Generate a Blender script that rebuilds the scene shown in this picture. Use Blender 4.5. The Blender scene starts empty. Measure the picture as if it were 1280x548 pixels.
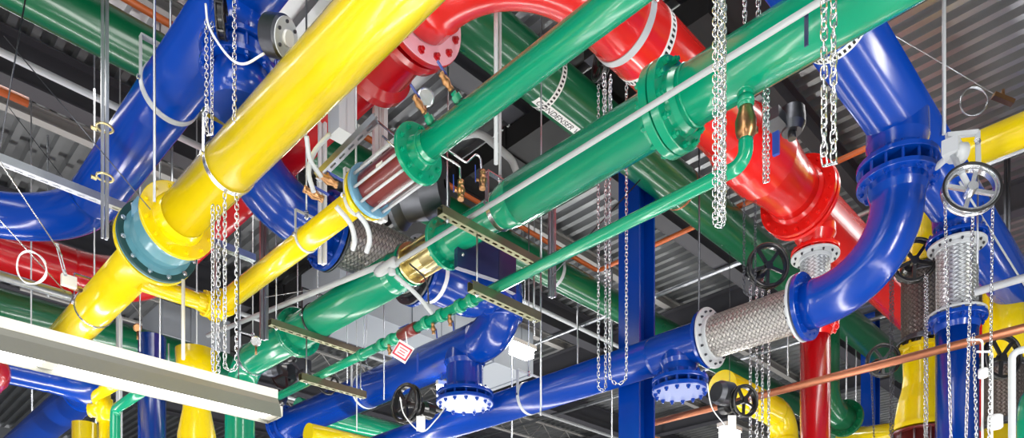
import bpy, math, random
from mathutils import Vector, Matrix
random.seed(7)
S2 = math.sqrt(2.0); F = 926.0; CX = 640.0; CY = 812.0; H = 1.6; PI = math.pi
COL = bpy.context.scene.collection

# ------------------------------------------------------------------ survey helpers
def P(px, py, x=None, y=None, z=None, d=None):
    """point seen at a picture position, fixed by one room coordinate (z counted from eye height)"""
    u = (px-CX)/F; v = (CY-py)/F
    if x is not None: d = x*S2/(1+u)
    elif y is not None: d = y*S2/(1-u)
    elif z is not None: d = z/v
    return Vector((d*(1+u)/S2, d*(1-u)/S2, d*v+H))
def yA(px, x): u = (px-CX)/F; return x*(1-u)/(1+u)
def xB(px, y): u = (px-CX)/F; return y*(1+u)/(1-u)
def W(x, y, z): return Vector((x, y, z+H))
X = Vector((1,0,0)); Y = Vector((0,1,0)); Z = Vector((0,0,1))

# ------------------------------------------------------------------ materials
MATS = {}
def lin(c): return tuple((v/255/12.92) if v/255 <= .04045 else ((v/255+.055)/1.055)**2.4 for v in c)
def paint(name, rgb, rough=.22, coat=.5, var=.04, bump=.006, spec=.5):
    m = bpy.data.materials.new(name); m.use_nodes = True; nt = m.node_tree; b = nt.nodes['Principled BSDF']
    c = lin(rgb)
    tc = nt.nodes.new('ShaderNodeTexCoord'); n = nt.nodes.new('ShaderNodeTexNoise'); n.inputs['Scale'].default_value = 3.0; n.inputs['Detail'].default_value = 5
    nt.links.new(tc.outputs['Object'], n.inputs['Vector'])
    r = nt.nodes.new('ShaderNodeMix'); r.data_type = 'RGBA'
    r.inputs['A'].default_value = tuple(v*(1-var) for v in c)+(1,); r.inputs['B'].default_value = tuple(min(1, v*(1+var)) for v in c)+(1,)
    nt.links.new(n.outputs['Fac'], r.inputs['Factor']); nt.links.new(r.outputs['Result'], b.inputs['Base Color'])
    rr = nt.nodes.new('ShaderNodeMapRange'); rr.inputs['To Min'].default_value = rough*.9; rr.inputs['To Max'].default_value = rough*1.12
    nt.links.new(n.outputs['Fac'], rr.inputs['Value']); nt.links.new(rr.outputs['Result'], b.inputs['Roughness'])
    n2 = nt.nodes.new('ShaderNodeTexNoise'); n2.inputs['Scale'].default_value = 18; nt.links.new(tc.outputs['Object'], n2.inputs['Vector'])
    bp = nt.nodes.new('ShaderNodeBump'); bp.inputs['Strength'].default_value = bump; bp.inputs['Distance'].default_value = .02
    nt.links.new(n2.outputs['Fac'], bp.inputs['Height']); nt.links.new(bp.outputs['Normal'], b.inputs['Normal'])
    b.inputs['Coat Weight'].default_value = coat; b.inputs['Coat Roughness'].default_value = .12
    b.inputs['Specular IOR Level'].default_value = spec
    MATS[name] = m; return m
def metal(name, rgb, rough=.35, var=.15, scale=6.0, met=1.0):
    m = paint(name, rgb, rough, 0, var, .05); m.node_tree.nodes['Principled BSDF'].inputs['Metallic'].default_value = met
    m.node_tree.nodes['Noise Texture'].inputs['Scale'].default_value = scale; return m
def emit(name, rgb, s):
    m = bpy.data.materials.new(name); m.use_nodes = True; b = m.node_tree.nodes['Principled BSDF']
    b.inputs['Base Color'].default_value = (.9,.9,.9,1); b.inputs['Emission Color'].default_value = tuple(rgb)+(1,); b.inputs['Emission Strength'].default_value = s
    MATS[name] = m; return m
def braid(name, rgb, n_around, k):
    m = metal(name, rgb, .32, .1, 4, .85); nt = m.node_tree; b = nt.nodes['Principled BSDF']
    uv = nt.nodes.new('ShaderNodeUVMap'); sp = nt.nodes.new('ShaderNodeSeparateXYZ'); nt.links.new(uv.outputs['UV'], sp.inputs['Vector'])
    def M(op, a, c=None, d=None):
        x = nt.nodes.new('ShaderNodeMath'); x.operation = op
        for i, v in enumerate((a, c, d)):
            if v is None: continue
            if isinstance(v, (int, float)): x.inputs[i].default_value = v
            else: nt.links.new(v, x.inputs[i])
        return x.outputs[0]
    un = M('MULTIPLY', sp.outputs['X'], n_around); vk = M('MULTIPLY', sp.outputs['Y'], k)
    a = M('ADD', un, vk); c = M('SUBTRACT', un, vk)
    par = M('FLOORED_MODULO', M('ADD', M('FLOOR', a), M('FLOOR', c)), 2.0)
    sel = M('GREATER_THAN', par, .5)
    fa = M('FRACT', a); fc = M('FRACT', c)
    ha = M('SINE', M('MULTIPLY', fa, PI)); hc = M('SINE', M('MULTIPLY', fc, PI))
    h = M('ADD', M('MULTIPLY', ha, sel), M('MULTIPLY', hc, M('SUBTRACT', 1.0, sel)))
    wa = M('SINE', M('MULTIPLY', fa, PI*10)); wc = M('SINE', M('MULTIPLY', fc, PI*10))
    w = M('ADD', M('MULTIPLY', wa, sel), M('MULTIPLY', wc, M('SUBTRACT', 1.0, sel)))
    hh = M('ADD', h, M('MULTIPLY', w, .12))
    bp = nt.nodes.new('ShaderNodeBump'); bp.inputs['Strength'].default_value = 1.0; bp.inputs['Distance'].default_value = .012
    nt.links.new(hh, bp.inputs['Height']); nt.links.new(bp.outputs['Normal'], b.inputs['Normal'])
    mx = nt.nodes.new('ShaderNodeMix'); mx.data_type = 'RGBA'; c0 = lin(rgb)
    mx.inputs['A'].default_value = tuple(v*.25 for v in c0)+(1,); mx.inputs['B'].default_value = tuple(c0)+(1,)
    nt.links.new(M('MINIMUM', M('MULTIPLY', h, 1.5), 1.0), mx.inputs['Factor']); nt.links.new(mx.outputs['Result'], b.inputs['Base Color'])
    return m
paint('yellow', (238,210,0), .22, .6); paint('green', (0,146,108), .22, .5); paint('dgreen', (0,96,58), .28)
paint('blue', (0,60,160), .2, .35); paint('red', (186,8,20), .24); paint('bred', (236,28,22), .24)
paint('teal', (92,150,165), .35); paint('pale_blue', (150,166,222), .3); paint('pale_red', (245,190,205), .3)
paint('strainer_red', (112,38,36), .3); paint('light_blue', (112,166,196), .35)
paint('black', (16,16,19), .3); paint('black_matt', (14,14,16), .7, 0); paint('rubber', (24,24,26), .6, 0); paint('white', (232,234,236), .35, .2)
paint('label_white', (235,235,232), .5, 0, .02); paint('label_black', (18,18,18), .5, 0, .02); paint('tag_red', (214,60,84), .5, 0, .02)
paint('navy', (26,34,78), .35); paint('handle_blue', (30,60,150), .35, .2); paint('beam', (62,62,68), .55, 0); paint('beam_pale', (150,148,146), .5, 0)
paint('duct', (150,156,164), .45, 0); paint('lamp_housing', (226,222,210), .4, .1); paint('wall_paint', (120,124,130), .8, 0); paint('gasket', (30,70,70), .5, 0)
metal('galv', (190,194,200), .36); metal('zinc', (214,216,220), .25); metal('chrome', (226,228,232), .16); metal('steel_dark', (96,98,104), .4)
metal('brass', (176,132,92), .32); metal('gold', (214,200,150), .28); metal('copper', (176,112,84), .38, .2, 6, .8); metal('olive', (150,150,120), .4, .25, 4)
paint('alu', (196,200,204), .35, 0); paint('conduit', (176,180,182), .4, .1); paint('orange', (206,104,50), .4, .1); paint('rust', (120,60,40), .5, 0)
metal('deck', (170,172,174), .34, .3, 1.0, .8)
metal('reflector', (150,150,142), .4, .06, 3, .7)
braid('braid_near', (196,192,188), 24, 17); braid('braid_white', (226,230,234), 16, 18); braid('braid_dark', (120,112,108), 30, 14)
emit('tube_glow', (1,.98,.93), 9); emit('lamp_glow', (1,.99,.96), 60)
paint('concrete', (176,176,172), .5, .1)

# ------------------------------------------------------------------ mesh builder
class MB:
    def __init__(s): s.v = []; s.f = []; s.m = []; s.uv = {}; s.sm = []
    def add(s, vs, fs, mi=0, smooth=False, uvs=None):
        o = len(s.v); s.v += [Vector(v) for v in vs]
        for i, f in enumerate(fs):
            if uvs: s.uv[len(s.f)] = uvs[i]
            s.f.append([j+o for j in f]); s.m.append(mi); s.sm.append(smooth)
    def box(s, c, size, ax=None, mi=0):
        c = Vector(c); h = [q/2 for q in size]
        R = ax if ax else (X, Y, Z)
        vs = [c + R[0]*a*h[0] + R[1]*b*h[1] + R[2]*d*h[2] for a in (-1,1) for b in (-1,1) for d in (-1,1)]
        s.add(vs, [(0,1,3,2),(4,6,7,5),(0,4,5,1),(2,3,7,6),(0,2,6,4),(1,5,7,3)], mi)
    def beam(s, a, b, w, h, mi=0, up=Z):
        a = Vector(a); b = Vector(b); t = (b-a); L = t.length; t.normalize()
        if abs(t.dot(up)) > .98: up = X
        n = t.cross(up).normalized(); u = n.cross(t)
        s.box((a+b)/2, (L, w, h), (t, n, u), mi)
    def tube(s, pts, rad, seg=16, mi=0, caps=True, closed=False):
        pts = [Vector(p) for p in pts]; n = len(pts)
        if isinstance(rad, (int, float)): rad = [rad]*n
        T = []
        for i in range(n):
            if closed: t = pts[(i+1) % n]-pts[i-1]
            else: t = pts[min(i+1, n-1)]-pts[max(i-1, 0)]
            if t.length < 1e-9: t = T[-1] if T else Z
            T.append(t.normalized())
        # skip degenerate steps between coincident rings
        up = Z if abs(T[0].dot(Z)) < .9 else X
        nrm = T[0].cross(up).normalized(); vs = []; L = 0; Ls = []
        for i in range(n):
            if i:
                nrm = (nrm - T[i]*nrm.dot(T[i])).normalized(); L += (pts[i]-pts[i-1]).length
            Ls.append(L); bi = T[i].cross(nrm)
            for k in range(seg):
                a = 2*PI*k/seg; vs.append(pts[i] + (nrm*math.cos(a)+bi*math.sin(a))*rad[i])
        fs = []; uvs = []
        rng = n if closed else n-1
        for i in range(rng):
            j = (i+1) % n
            for k in range(seg):
                k2 = (k+1) % seg
                fs.append((i*seg+k, j*seg+k, j*seg+k2, i*seg+k2))
                uvs.append(((k/seg, Ls[i]), (k/seg, Ls[j]), ((k+1)/seg, Ls[j]), ((k+1)/seg, Ls[i])))
        s.add(vs, fs, mi, True, uvs)
        if caps and not closed:
            o = len(s.v)-len(vs)
            s.f.append([o+k for k in range(seg)][::1]); s.m.append(mi); s.sm.append(False)
            s.f.append([o+(n-1)*seg+k for k in range(seg)][::-1]); s.m.append(mi); s.sm.append(False)
    def lathe(s, p, ax, prof, seg=40, mi=0, smooth=True):
        """closed profile [(t, r)...] turned about the axis, each edge its own faces so that rims stay crisp"""
        p = Vector(p); ax = Vector(ax).normalized(); up = Z if abs(ax.dot(Z)) < .9 else X
        n = ax.cross(up).normalized(); b = ax.cross(n)
        for (t0, r0), (t1, r1) in zip(prof[:-1], prof[1:]):
            vs = []
            for t, r in ((t0, r0), (t1, r1)):
                for k in range(seg):
                    a = 2*PI*k/seg; vs.append(p+ax*t+(n*math.cos(a)+b*math.sin(a))*max(r, 1e-4))
            s.add(vs, [(k, seg+k, seg+(k+1) % seg, (k+1) % seg) for k in range(seg)], mi, smooth)
    def disc(s, p, ax, r, t, r_in=0, seg=40, mi=0, ch=.006):
        pr = [(-t/2, r_in), (-t/2, r-ch), (-t/2+ch, r), (t/2-ch, r), (t/2, r-ch), (t/2, r_in)]
        if r_in: pr.append((-t/2, r_in))
        s.lathe(p, ax, pr, seg, mi)
    def hexa(s, p, ax, r, h, mi=0):
        s.lathe(p, ax, [(-h/2, 0), (-h/2, r), (h/2, r), (h/2, 0)], 6, mi, False)
    def ball(s, c, r, seg=16, mi=0, sc=(1,1,1)):
        c = Vector(c); vs = []; n = seg//2
        for i in range(n+1):
            for k in range(seg):
                a = PI*i/n; b = 2*PI*k/seg
                vs.append(c+Vector((r*sc[0]*math.sin(a)*math.cos(b), r*sc[1]*math.sin(a)*math.sin(b), r*sc[2]*math.cos(a))))
        s.add(vs, [(i*seg+k, (i+1)*seg+k, (i+1)*seg+(k+1) % seg, i*seg+(k+1) % seg) for i in range(n) for k in range(seg)], mi, True)
    def build(s, name, mats, parent=None):
        me = bpy.data.meshes.new(name); me.from_pydata([tuple(v) for v in s.v], [], s.f)
        mats = mats if isinstance(mats, (list, tuple)) else [mats]
        for m in mats: me.materials.append(MATS[m])
        me.polygons.foreach_set('material_index', s.m); me.polygons.foreach_set('use_smooth', s.sm)
        if s.uv:
            ul = me.uv_layers.new(name='UVMap')
            for pi, u in s.uv.items():
                st = me.polygons[pi].loop_start
                for q, c in enumerate(u): ul.data[st+q].uv = c
        me.update()
        o = bpy.data.objects.new(name, me); COL.objects.link(o)
        if parent is not None: attach(o, parent)
        else:
            xs = [v.x for v in s.v]; ys = [v.y for v in s.v]; zs = [v.z for v in s.v]
            L = Vector(((min(xs)+max(xs))/2, (min(ys)+max(ys))/2, min(zs)))
            me.transform(Matrix.Translation(-L)); o.location = L
            o.matrix_basis = Matrix.Translation(L)
        return o
def wm(o):
    return (wm(o.parent) @ o.matrix_parent_inverse @ o.matrix_basis) if o.parent else o.matrix_basis.copy()
def attach(o, parent):
    o.parent = parent; o.matrix_parent_inverse = wm(parent).inverted()
def tag(o, label, cat, group=None, kind=None):
    if label: o['label'] = label
    if cat: o['category'] = cat
    if group: o['group'] = group
    if kind: o['kind'] = kind
    return o
def root(name, loc, label, cat, group=None):
    o = bpy.data.objects.new(name, None); COL.objects.link(o); o.location = loc; o.matrix_basis = Matrix.Translation(Vector(loc)); o.empty_display_size = .1
    return tag(o, label, cat, group)
def struct(o): o['kind'] = 'structure'; return o

# ------------------------------------------------------------------ piping kit
def route(pts, R):
    """polyline with arcs at its corners; returns [(point, radius factor)] with slight weld beads at each bend end"""
    pts = [Vector(p) for p in pts]; out = [(pts[0], 1.0)]
    for i in range(1, len(pts)-1):
        a = (pts[i-1]-pts[i]).normalized(); b = (pts[i+1]-pts[i]).normalized()
        th = PI - a.angle(b); rr = R[i-1] if isinstance(R, (list, tuple)) else R
        t = rr*math.tan(th/2); s = pts[i]+a*t; e = pts[i]+b*t
        c = pts[i] + (a+b).normalized()*(rr/math.cos(th/2))
        w = .02
        out += [(s+a*w*2, 1.0), (s+a*w, 1.022), (s, 1.0)]
        N = max(6, int(18*th/(PI/2)))
        v0 = s-c; axis = v0.cross(e-c).normalized()
        for k in range(1, N):
            out.append((c + Matrix.Rotation(th*k/N, 3, axis) @ v0, 1.0))
        out += [(e, 1.0), (e+b*w, 1.022), (e+b*w*2, 1.0)]
    out.append((pts[-1], 1.0)); return out
def pipe(name, pts, r, mat, bend=None, label=None, cat='pipe', parent=None, seg=48, group=None, beads=True):
    m = MB(); rt = route(pts, bend if bend else r*2.5) if len(pts) > 2 else [(Vector(p), 1.0) for p in pts]
    m.tube([p for p, k in rt], [r*(k if beads else 1) for p, k in rt], seg)
    o = m.build(name, mat, parent)
    if parent is None: tag(o, label, cat, group)
    return o
BOLT = {}
def bolt_mesh(mat, r, L):
    key = (mat, round(r, 4), round(L, 4))
    if key not in BOLT:
        m = MB(); m.hexa((0,0,L/2), Z, r, r*1.1); m.hexa((0,0,-L/2), Z, r, r*1.1); m.lathe((0,0,0), Z, [(-L/2-r*1.3, 0), (-L/2-r*1.3, r*.55), (L/2+r*1.3, r*.55), (L/2+r*1.3, 0)], 8)
        me = bpy.data.meshes.new('bolt'); me.from_pydata([tuple(v) for v in m.v], [], m.f); me.materials.append(MATS[mat]); me.polygons.foreach_set('use_smooth', m.sm); me.update(); BOLT[key] = me
    return BOLT[key]
def bolts(parent, p, ax, rc, n, L, mat, r=.022, ph=.5, name='bolt'):
    p = Vector(p); ax = Vector(ax).normalized(); up = Z if abs(ax.dot(Z)) < .9 else X
    a0 = ax.cross(up).normalized(); b0 = ax.cross(a0); q = ax.to_track_quat('Z', 'Y').to_matrix().to_4x4()
    for k in range(n):
        a = 2*PI*(k+ph)/n; o = bpy.data.objects.new(name, bolt_mesh(mat, r, L)); COL.objects.link(o)
        o.matrix_basis = Matrix.Translation(p+(a0*math.cos(a)+b0*math.sin(a))*rc) @ q
        attach(o, parent)
def flange(parent, p, ax, r_pipe, r_out, mat, t=.05, n=12, bolt_mat=None, L=None, br=.022, neck=.10, name='flange', off=0, hub=1):
    """a weld-neck flange; neck grows backwards (-ax * hub)"""
    m = MB(); m.disc(p, ax, r_out, t, 0)
    if neck: m.lathe(p, Vector(ax)*(-1), [(t/2, r_pipe+(r_out-r_pipe)*.22), (t/2+neck*.45, r_pipe*1.1), (t/2+neck, r_pipe*1.005)], 40)
    f = m.build(name, mat, parent)
    if n: bolts(f, Vector(p)+Vector(ax)*off, ax, r_pipe+(r_out-r_pipe)*.66, n, L or t+.03, bolt_mat or mat, br)
    return f
def flange_pair(parent, p, ax, r_pipe, r_out, mat, t=.045, gap=.012, n=12, bolt_mat=None, br=.022, gasket='gasket'):
    ax = Vector(ax)
    flange(parent, Vector(p)-ax*(t/2+gap/2), ax, r_pipe, r_out, mat, t, n, bolt_mat, t*2+gap+.03, br, off=t/2+gap/2)
    flange(parent, Vector(p)+ax*(t/2+gap/2), -ax, r_pipe, r_out, mat, t, 0)
    m = MB(); m.disc(p, ax, r_out*.9, gap, 0); m.build('gasket', gasket, parent)
def band(parent, p, ax, r, w=.06, t=.012, mat='zinc', name='band'):
    m = MB(); m.disc(p, ax, r+t, w, r, 56, 0, .001); return m.build(name, mat, parent)
def check_band(parent, p, ax, r, w=.09, n=40):
    """black and white check tape: white ring with a row of black squares on it"""
    m = MB(); m.disc(p, ax, r+.003, w, r, 60, 0, .0005)
    ax = Vector(ax).normalized(); up = Z if abs(ax.dot(Z)) < .9 else X; a0 = ax.cross(up).normalized(); b0 = ax.cross(a0)
    for k in range(n):
        for q in range(3):
            a = 2*PI*(k+q/6)/n; a2 = 2*PI*(k+(q+1)/6)/n
            vs = [Vector(p)+ax*s*w*.24+(a0*math.cos(w_)+b0*math.sin(w_))*(r+.005) for s, w_ in ((-1,a),(1,a),(1,a2),(-1,a2))]
            m.add(vs, [(0,1,2,3)], 1)
    return m.build('check_tape', ['label_white','label_black'], parent)
def hanger(p, ax, r, top, label, mat='zinc', rod='galv', rr=.011, side=None, w=.06, group='pipe clamp hangers', boxy=True):
    """clamp band round a pipe, ears, rod up to the deck"""
    p = Vector(p); h = root('pipe_hanger', p-Vector((0,0,r+.02)), label, 'pipe hanger', group)
    band(h, p, ax, r+.002, w, .012, mat)
    m = MB(); sd = Vector(ax).cross(Z).normalized()
    for s in (-1, 1): m.beam(p+sd*s*(r+.008), p+sd*s*(r+.008)+Z*(r+.16), w*.9, .012, up=sd)
    m.box(p+Z*(r+.16), (2*r+.03 if abs(sd.x) > .5 else w, 2*r+.03 if abs(sd.y) > .5 else w, .014))
    m.build('yoke', mat, h)
    for q_, a_ in ((p+sd*(r+.03), sd), (p-sd*(r+.03), sd), (p+Z*(r+.185), Z), (p+Z*(r+.135), Z)):
        m = MB(); m.hexa(q_, a_, .025, .03); m.build('nut', 'zinc', h)
    m = MB(); m.tube([p+Z*(r+.1), Vector((p.x, p.y, top+H))], rr, 10); m.build('rod', rod, h); return h
def link_tpl(L, w, r, seg=14, cs=6):
    pts = []
    for k in range(seg):
        a = 2*PI*k/seg; cx, sy = math.cos(a), math.sin(a)
        pts.append(Vector((cx*w, 0, sy*w + (L/2-w)*(1 if sy > 1e-6 else (-1 if sy < -1e-6 else 0)))))
    m = MB(); m.tube(pts, r, cs, closed=True); return m
def chain(label, paths, pitch=.040, w=.016, r=.0048, mat='chrome', group='hanging hand chains', jit=.25, name='chain'):
    """interlocked links along one or more polylines"""
    tpl = link_tpl(pitch*1.36, w, r); m = MB()
    for pts in paths:
        pts = [Vector(p) for p in pts]; acc = 0; i = 0; k = 0; tot = sum((b-a).length for a, b in zip(pts, pts[1:]))
        s = 0; j = 0; base = 0; ph = random.random()*PI
        while s < tot:
            while j < len(pts)-2 and base+(pts[j+1]-pts[j]).length < s: base += (pts[j+1]-pts[j]).length; j += 1
            t = (pts[j+1]-pts[j]).normalized(); c = pts[j]+t*(s-base)
            q = t.to_track_quat('Z', 'Y').to_matrix() @ Matrix.Rotation(ph+k*PI/2+random.uniform(-jit, jit), 3, 'Z')
            m.add([q @ v + c for v in tpl.v], tpl.f, 0, True)
            s += pitch; k += 1
    return tag(m.build(name, mat), label, 'chain', group)
def loop_path(a, b, ztop, zbot, bow=.0):
    """down one side and up the other of a hanging loop"""
    a = Vector(a); b = Vector(b); n = 8; R = (b-a).length/2; mid = (a+b)/2
    out = [Vector((a.x, a.y, ztop))]
    for i in range(1, 12): out.append(Vector((a.x, a.y, ztop+(zbot+R-ztop)*i/12)))
    for i in range(n+1):
        th = PI*i/n; q = mid+(a-mid)*math.cos(th); out.append(Vector((q.x, q.y, zbot+R-R*1.2*math.sin(th))))
    for i in range(11, -1, -1): out.append(Vector((b.x, b.y, ztop+(zbot+R-ztop)*i/12)))
    return out
def wheel(parent, c, ax, R, mat='black', spokes=5, name='chain_wheel', hub_t=.08):
    c = Vector(c); ax = Vector(ax).normalized(); up = Z if abs(ax.dot(Z)) < .9 else X; a0 = ax.cross(up).normalized(); b0 = ax.cross(a0)
    m = MB()
    ring = [c+(a0*math.cos(2*PI*k/40)+b0*math.sin(2*PI*k/40))*R for k in range(40)]
    for s in (-1, 1): m.tube([q+ax*s*.03 for q in ring], R*.075, 8, closed=True)
    m.lathe(c, ax, [(-.03, R*.86), (-.03, R*.97), (.03, R*.97), (.03, R*.86), (-.03, R*.86)], 40)
    for k in range(10):
        a = 2*PI*k/10; d = a0*math.cos(a)+b0*math.sin(a); m.box(c+d*R*.99, (R*.12, .075, R*.10), (d, ax, d.cross(ax)))
    for k in range(spokes):
        a = 2*PI*k/spokes+.3; d = a0*math.cos(a)+b0*math.sin(a); m.beam(c+d*R*.1, c+d*R*.9, .03, R*.16, up=d.cross(ax))
    m.lathe(c, ax, [(-hub_t/2, 0), (-hub_t/2, R*.2), (hub_t/2, R*.2), (hub_t/2, 0)], 20)
    return m.build(name, mat, parent)
def hose(name, p0, p1, r, label, mat='braid_near', r_fl=None, fl_mat='zinc', n=16, t=.035, wavy=0):
    p0 = Vector(p0); p1 = Vector(p1); ax = (p1-p0).normalized(); L = (p1-p0).length; m = MB(); N = 40
    side = ax.cross(Z).normalized() if abs(ax.z) < .9 else X
    pts = [p0+ax*(L*i/N) for i in range(N+1)]
    rad = [r*(1-.05*math.exp(-((i/N)*14))-.05*math.exp(-((1-i/N)*14))) for i in range(N+1)]
    m.tube(pts, rad, 64); o = tag(m.build(name, mat), label, 'flexible hose', None)
    for p, a in ((p0+ax*t*1.0, ax), (p1-ax*t*1.0, -ax)):
        m = MB(); m.disc(p, a, (r_fl or r*1.35), t, 0); m.disc(p+a*(t/2+.03), a, r*1.06, .06, 0); f = m.build('end_flange', fl_mat if fl_mat != 'zinc' else 'alu', o)
        bolts(f, p, a, (r_fl or r*1.35)*.86, n, t+.03, 'steel_dark', .018)
    return o
def tee_down(parent, p, r, zlen, mat, flange_r, cover='pale_blue', n=12, blind=True):
    """stub below a pipe closed with a blind flange"""
    p = Vector(p); m = MB()
    m.lathe(p, -Z, [(0, r*1.0), (r*.8, r*1.12), (r*1.02, r*1.0), (zlen, r*.98)], 48)
    b = m.build('branch', mat, parent)
    q = p-Z*zlen; fl = flange(parent, q-Z*.03, -Z, r, flange_r, mat, .06, 0, neck=.1)
    if blind:
        m = MB(); m.disc(q-Z*.16, Z, flange_r, .06, 0, 48); bl = m.build('blind_flange', mat, parent)
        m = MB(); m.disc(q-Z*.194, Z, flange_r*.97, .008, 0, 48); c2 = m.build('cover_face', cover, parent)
        bolts(fl, q-Z*.095, Z, flange_r*.87, n, .22, mat, .034)
    return b
def ballvalve(p, ax, up, s, label, parent=None, body='brass', handle='handle_blue', group='bronze ball valves'):
    p = Vector(p); ax = Vector(ax).normalized(); up = Vector(up).normalized()
    o = root('ball_valve', p, label, 'valve', group) if parent is None else parent
    m = MB(); m.tube([p-ax*s*1.3, p-ax*s*.9, p-ax*s*.8, p-ax*s*.35, p, p+ax*s*.35, p+ax*s*.8, p+ax*s*.9, p+ax*s*1.3], [s*.45, s*.45, s*.36, s*.5, s*.62, s*.5, s*.36, s*.45, s*.45], 16)
    m.tube([p, p+up*s*1.0], s*.2, 10); m.build('valve_body', body, o)
    m = MB(); m.beam(p+up*s*.95-ax*s*.2, p+up*s*1.0+ax*s*2.0, s*.42, s*.12, up=up); m.build('lever', handle, o); return o

# ------------------------------------------------------------------ room shell
def channelbeam(name, a, b, hgt, w, mat):
    m = MB(); a = Vector(a); b = Vector(b)
    m.beam(a, b, .02, hgt); m.beam(a+Z*hgt/2, b+Z*hgt/2, w, .03); m.beam(a-Z*hgt/2, b-Z*hgt/2, w, .03)
    return struct(m.build(name, mat))
DK = 9.05
m = MB(); per = .30; x = -9.0; prof = []
while x < 36: prof += [(x, 0), (x+.11, 0), (x+.13, .12), (x+.28, .12)]; x += per
vs = [W(a, yy, DK+b) for yy in (-9, 36) for a, b in prof]; n = len(prof)
m.add(vs, [(i, i+1, n+i+1, n+i) for i in range(n-1)]); struct(m.build('ceiling', 'deck'))
m = MB(); m.box((13.5, 13.5, -.05), (45, 45, .1)); struct(m.build('floor', 'concrete'))
m = MB(); m.box((36.1, 13.5, (DK+H)/2), (.2, 45, DK+H)); struct(m.build('wall_right', 'wall_paint'))
m = MB(); m.box((13.5, 36.1, (DK+H)/2), (45, .2, DK+H)); struct(m.build('wall_left', 'wall_paint'))
channelbeam('beam', W(-8, 5.3, DK-.22), W(35.8, 5.3, DK-.22), .4, .22, 'beam')
for yb in (8.15, 12.9, 17.4, 22, 27): channelbeam('beam', W(-8, yb, DK-.38), W(35.8, yb, DK-.38), .7, .34, 'beam')
for yb, zz in ((10.7, DK-.12), (14.3, DK-.16), (6.4, DK-.12)):
    channelbeam('beam', W(-8, yb, zz), W(35.8, yb, zz), .2, .18, 'beam_pale')
for xb in (1.0, 16.5, 24.0): channelbeam('beam', W(xb, -8, DK-.6), W(xb, 35.8, DK-.6), .55, .3, 'beam')
def column(x, y, w, dpt):
    m = MB(); zc = (DK+H)/2
    for s in (-1, 1): m.box((x, y+s*dpt/2, zc), (w, .03, DK+H-.1))
    m.box((x, y, zc), (.03, dpt, DK+H-.1)); return struct(m.build('pillar', 'blue'))
def column_xy(px, d): u = (px-CX)/F; return d*(1+u)/S2, d*(1-u)/S2
# steel columns stand square to the hall; the flanges face the camera obliquely
def hcol(px, d, w):
    x, y = column_xy(px, d); m = MB(); zc = (DK+H)/2; L = DK+H-.1
    for s in (-1, 1): m.box((x+s*w/2, y, zc), (.035, w, L))
    m.box((x, y, zc), (w, .03, L)); return struct(m.build('pillar', 'blue'))
hcol(796, 12.2, .41); hcol(1088, 20.0, .36)

# ------------------------------------------------------------------ A-lines (running left and away)
# big yellow main and its rubber joint
YX, YZ, YR = 3.26, 4.86, .25
y1a = pipe('yellow_main', [W(YX, -3, YZ), W(YX, 8.55, YZ)], YR, 'yellow', label='big yellow pipe crossing the top, from the upper frame down to the grey rubber joint', seg=64)
flange(y1a, W(YX, 8.62, YZ), Y, YR, .415, 'yellow', .06, 12, 'yellow', .08, .026, neck=.16)
jo = root('rubber_joint', W(YX, 9.05, YZ-.4), 'grey-blue rubber expansion joint bolted between two big yellow flanges', 'expansion joint')
m = MB(); m.lathe(W(YX, 8.66, YZ), Y, [(0, .2), (0, .385), (.05, .39), (.06, .33), (.16, .335), (.30, .36), (.44, .335), (.52, .33), (.55, .45), (.61, .455), (.62, .2)], 56); m.build('body', 'teal', jo)
m = MB(); m.disc(W(YX, 9.22, YZ), Y, .46, .05, 0, 56); rg = m.build('retaining_ring', 'gasket', jo)
bolts(rg, W(YX, 9.27, YZ), Y, .415, 12, .16, 'zinc', .03)
m = MB(); m.box(W(YX-.30, 8.96, YZ+.16), (.1, .2, .15)); m.build('side_lug', 'light_blue', jo)
y1b = pipe('yellow_main', [W(YX, 9.30, YZ), W(YX, 14.9, YZ)], YR, 'yellow', label='big yellow pipe running on from the rubber joint down behind the lamp', seg=64)
flange(y1b, W(YX, 9.33, YZ), -Y, YR, .462, 'yellow', .06, 0, neck=.14)
m = MB(); m.tube([W(YX+.1, 12.4, YZ-.2), W(YX+.12, 12.4, YZ-.40)], .05, 16); m.tube([W(YX+.12, 12.4, YZ-.38), W(YX+.12, 12.4, YZ-.46)], .075, 16); m.build('nozzle', 'yellow', y1b)
# branch joining both yellow lines
SX, SZ = 4.36, 4.72
yb = 9.95
y2 = pipe('yellow_branch', [W(SX, 6.55, SZ), W(SX, yb, SZ)], .13, 'yellow', label='thinner yellow pipe leading down from the red strainer', seg=48)
flange(y2, W(SX, 6.50, SZ), -Y, .13, .255, 'yellow', .04, 0, neck=.22)
m = MB(); m.tube([W(SX, yb-.05, SZ), W(SX, yb+.28, SZ)], .165, 40); m.disc(W(SX, yb-.05, SZ), Y, .18, .04, 0); m.build('tee', 'yellow', y2)
lk = pipe('yellow_link', [W(YX+.05, yb+.05, SZ-.05), W(SX-.02, yb+.05, SZ-.05)], .11, 'yellow', label='short yellow cross pipe linking the big yellow pipe to the thinner one', seg=40)
flange_pair(lk, W(SX-.2, yb+.05, SZ-.05), X, .11, .17, 'yellow', .03, .006, 8, br=.014)
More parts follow.
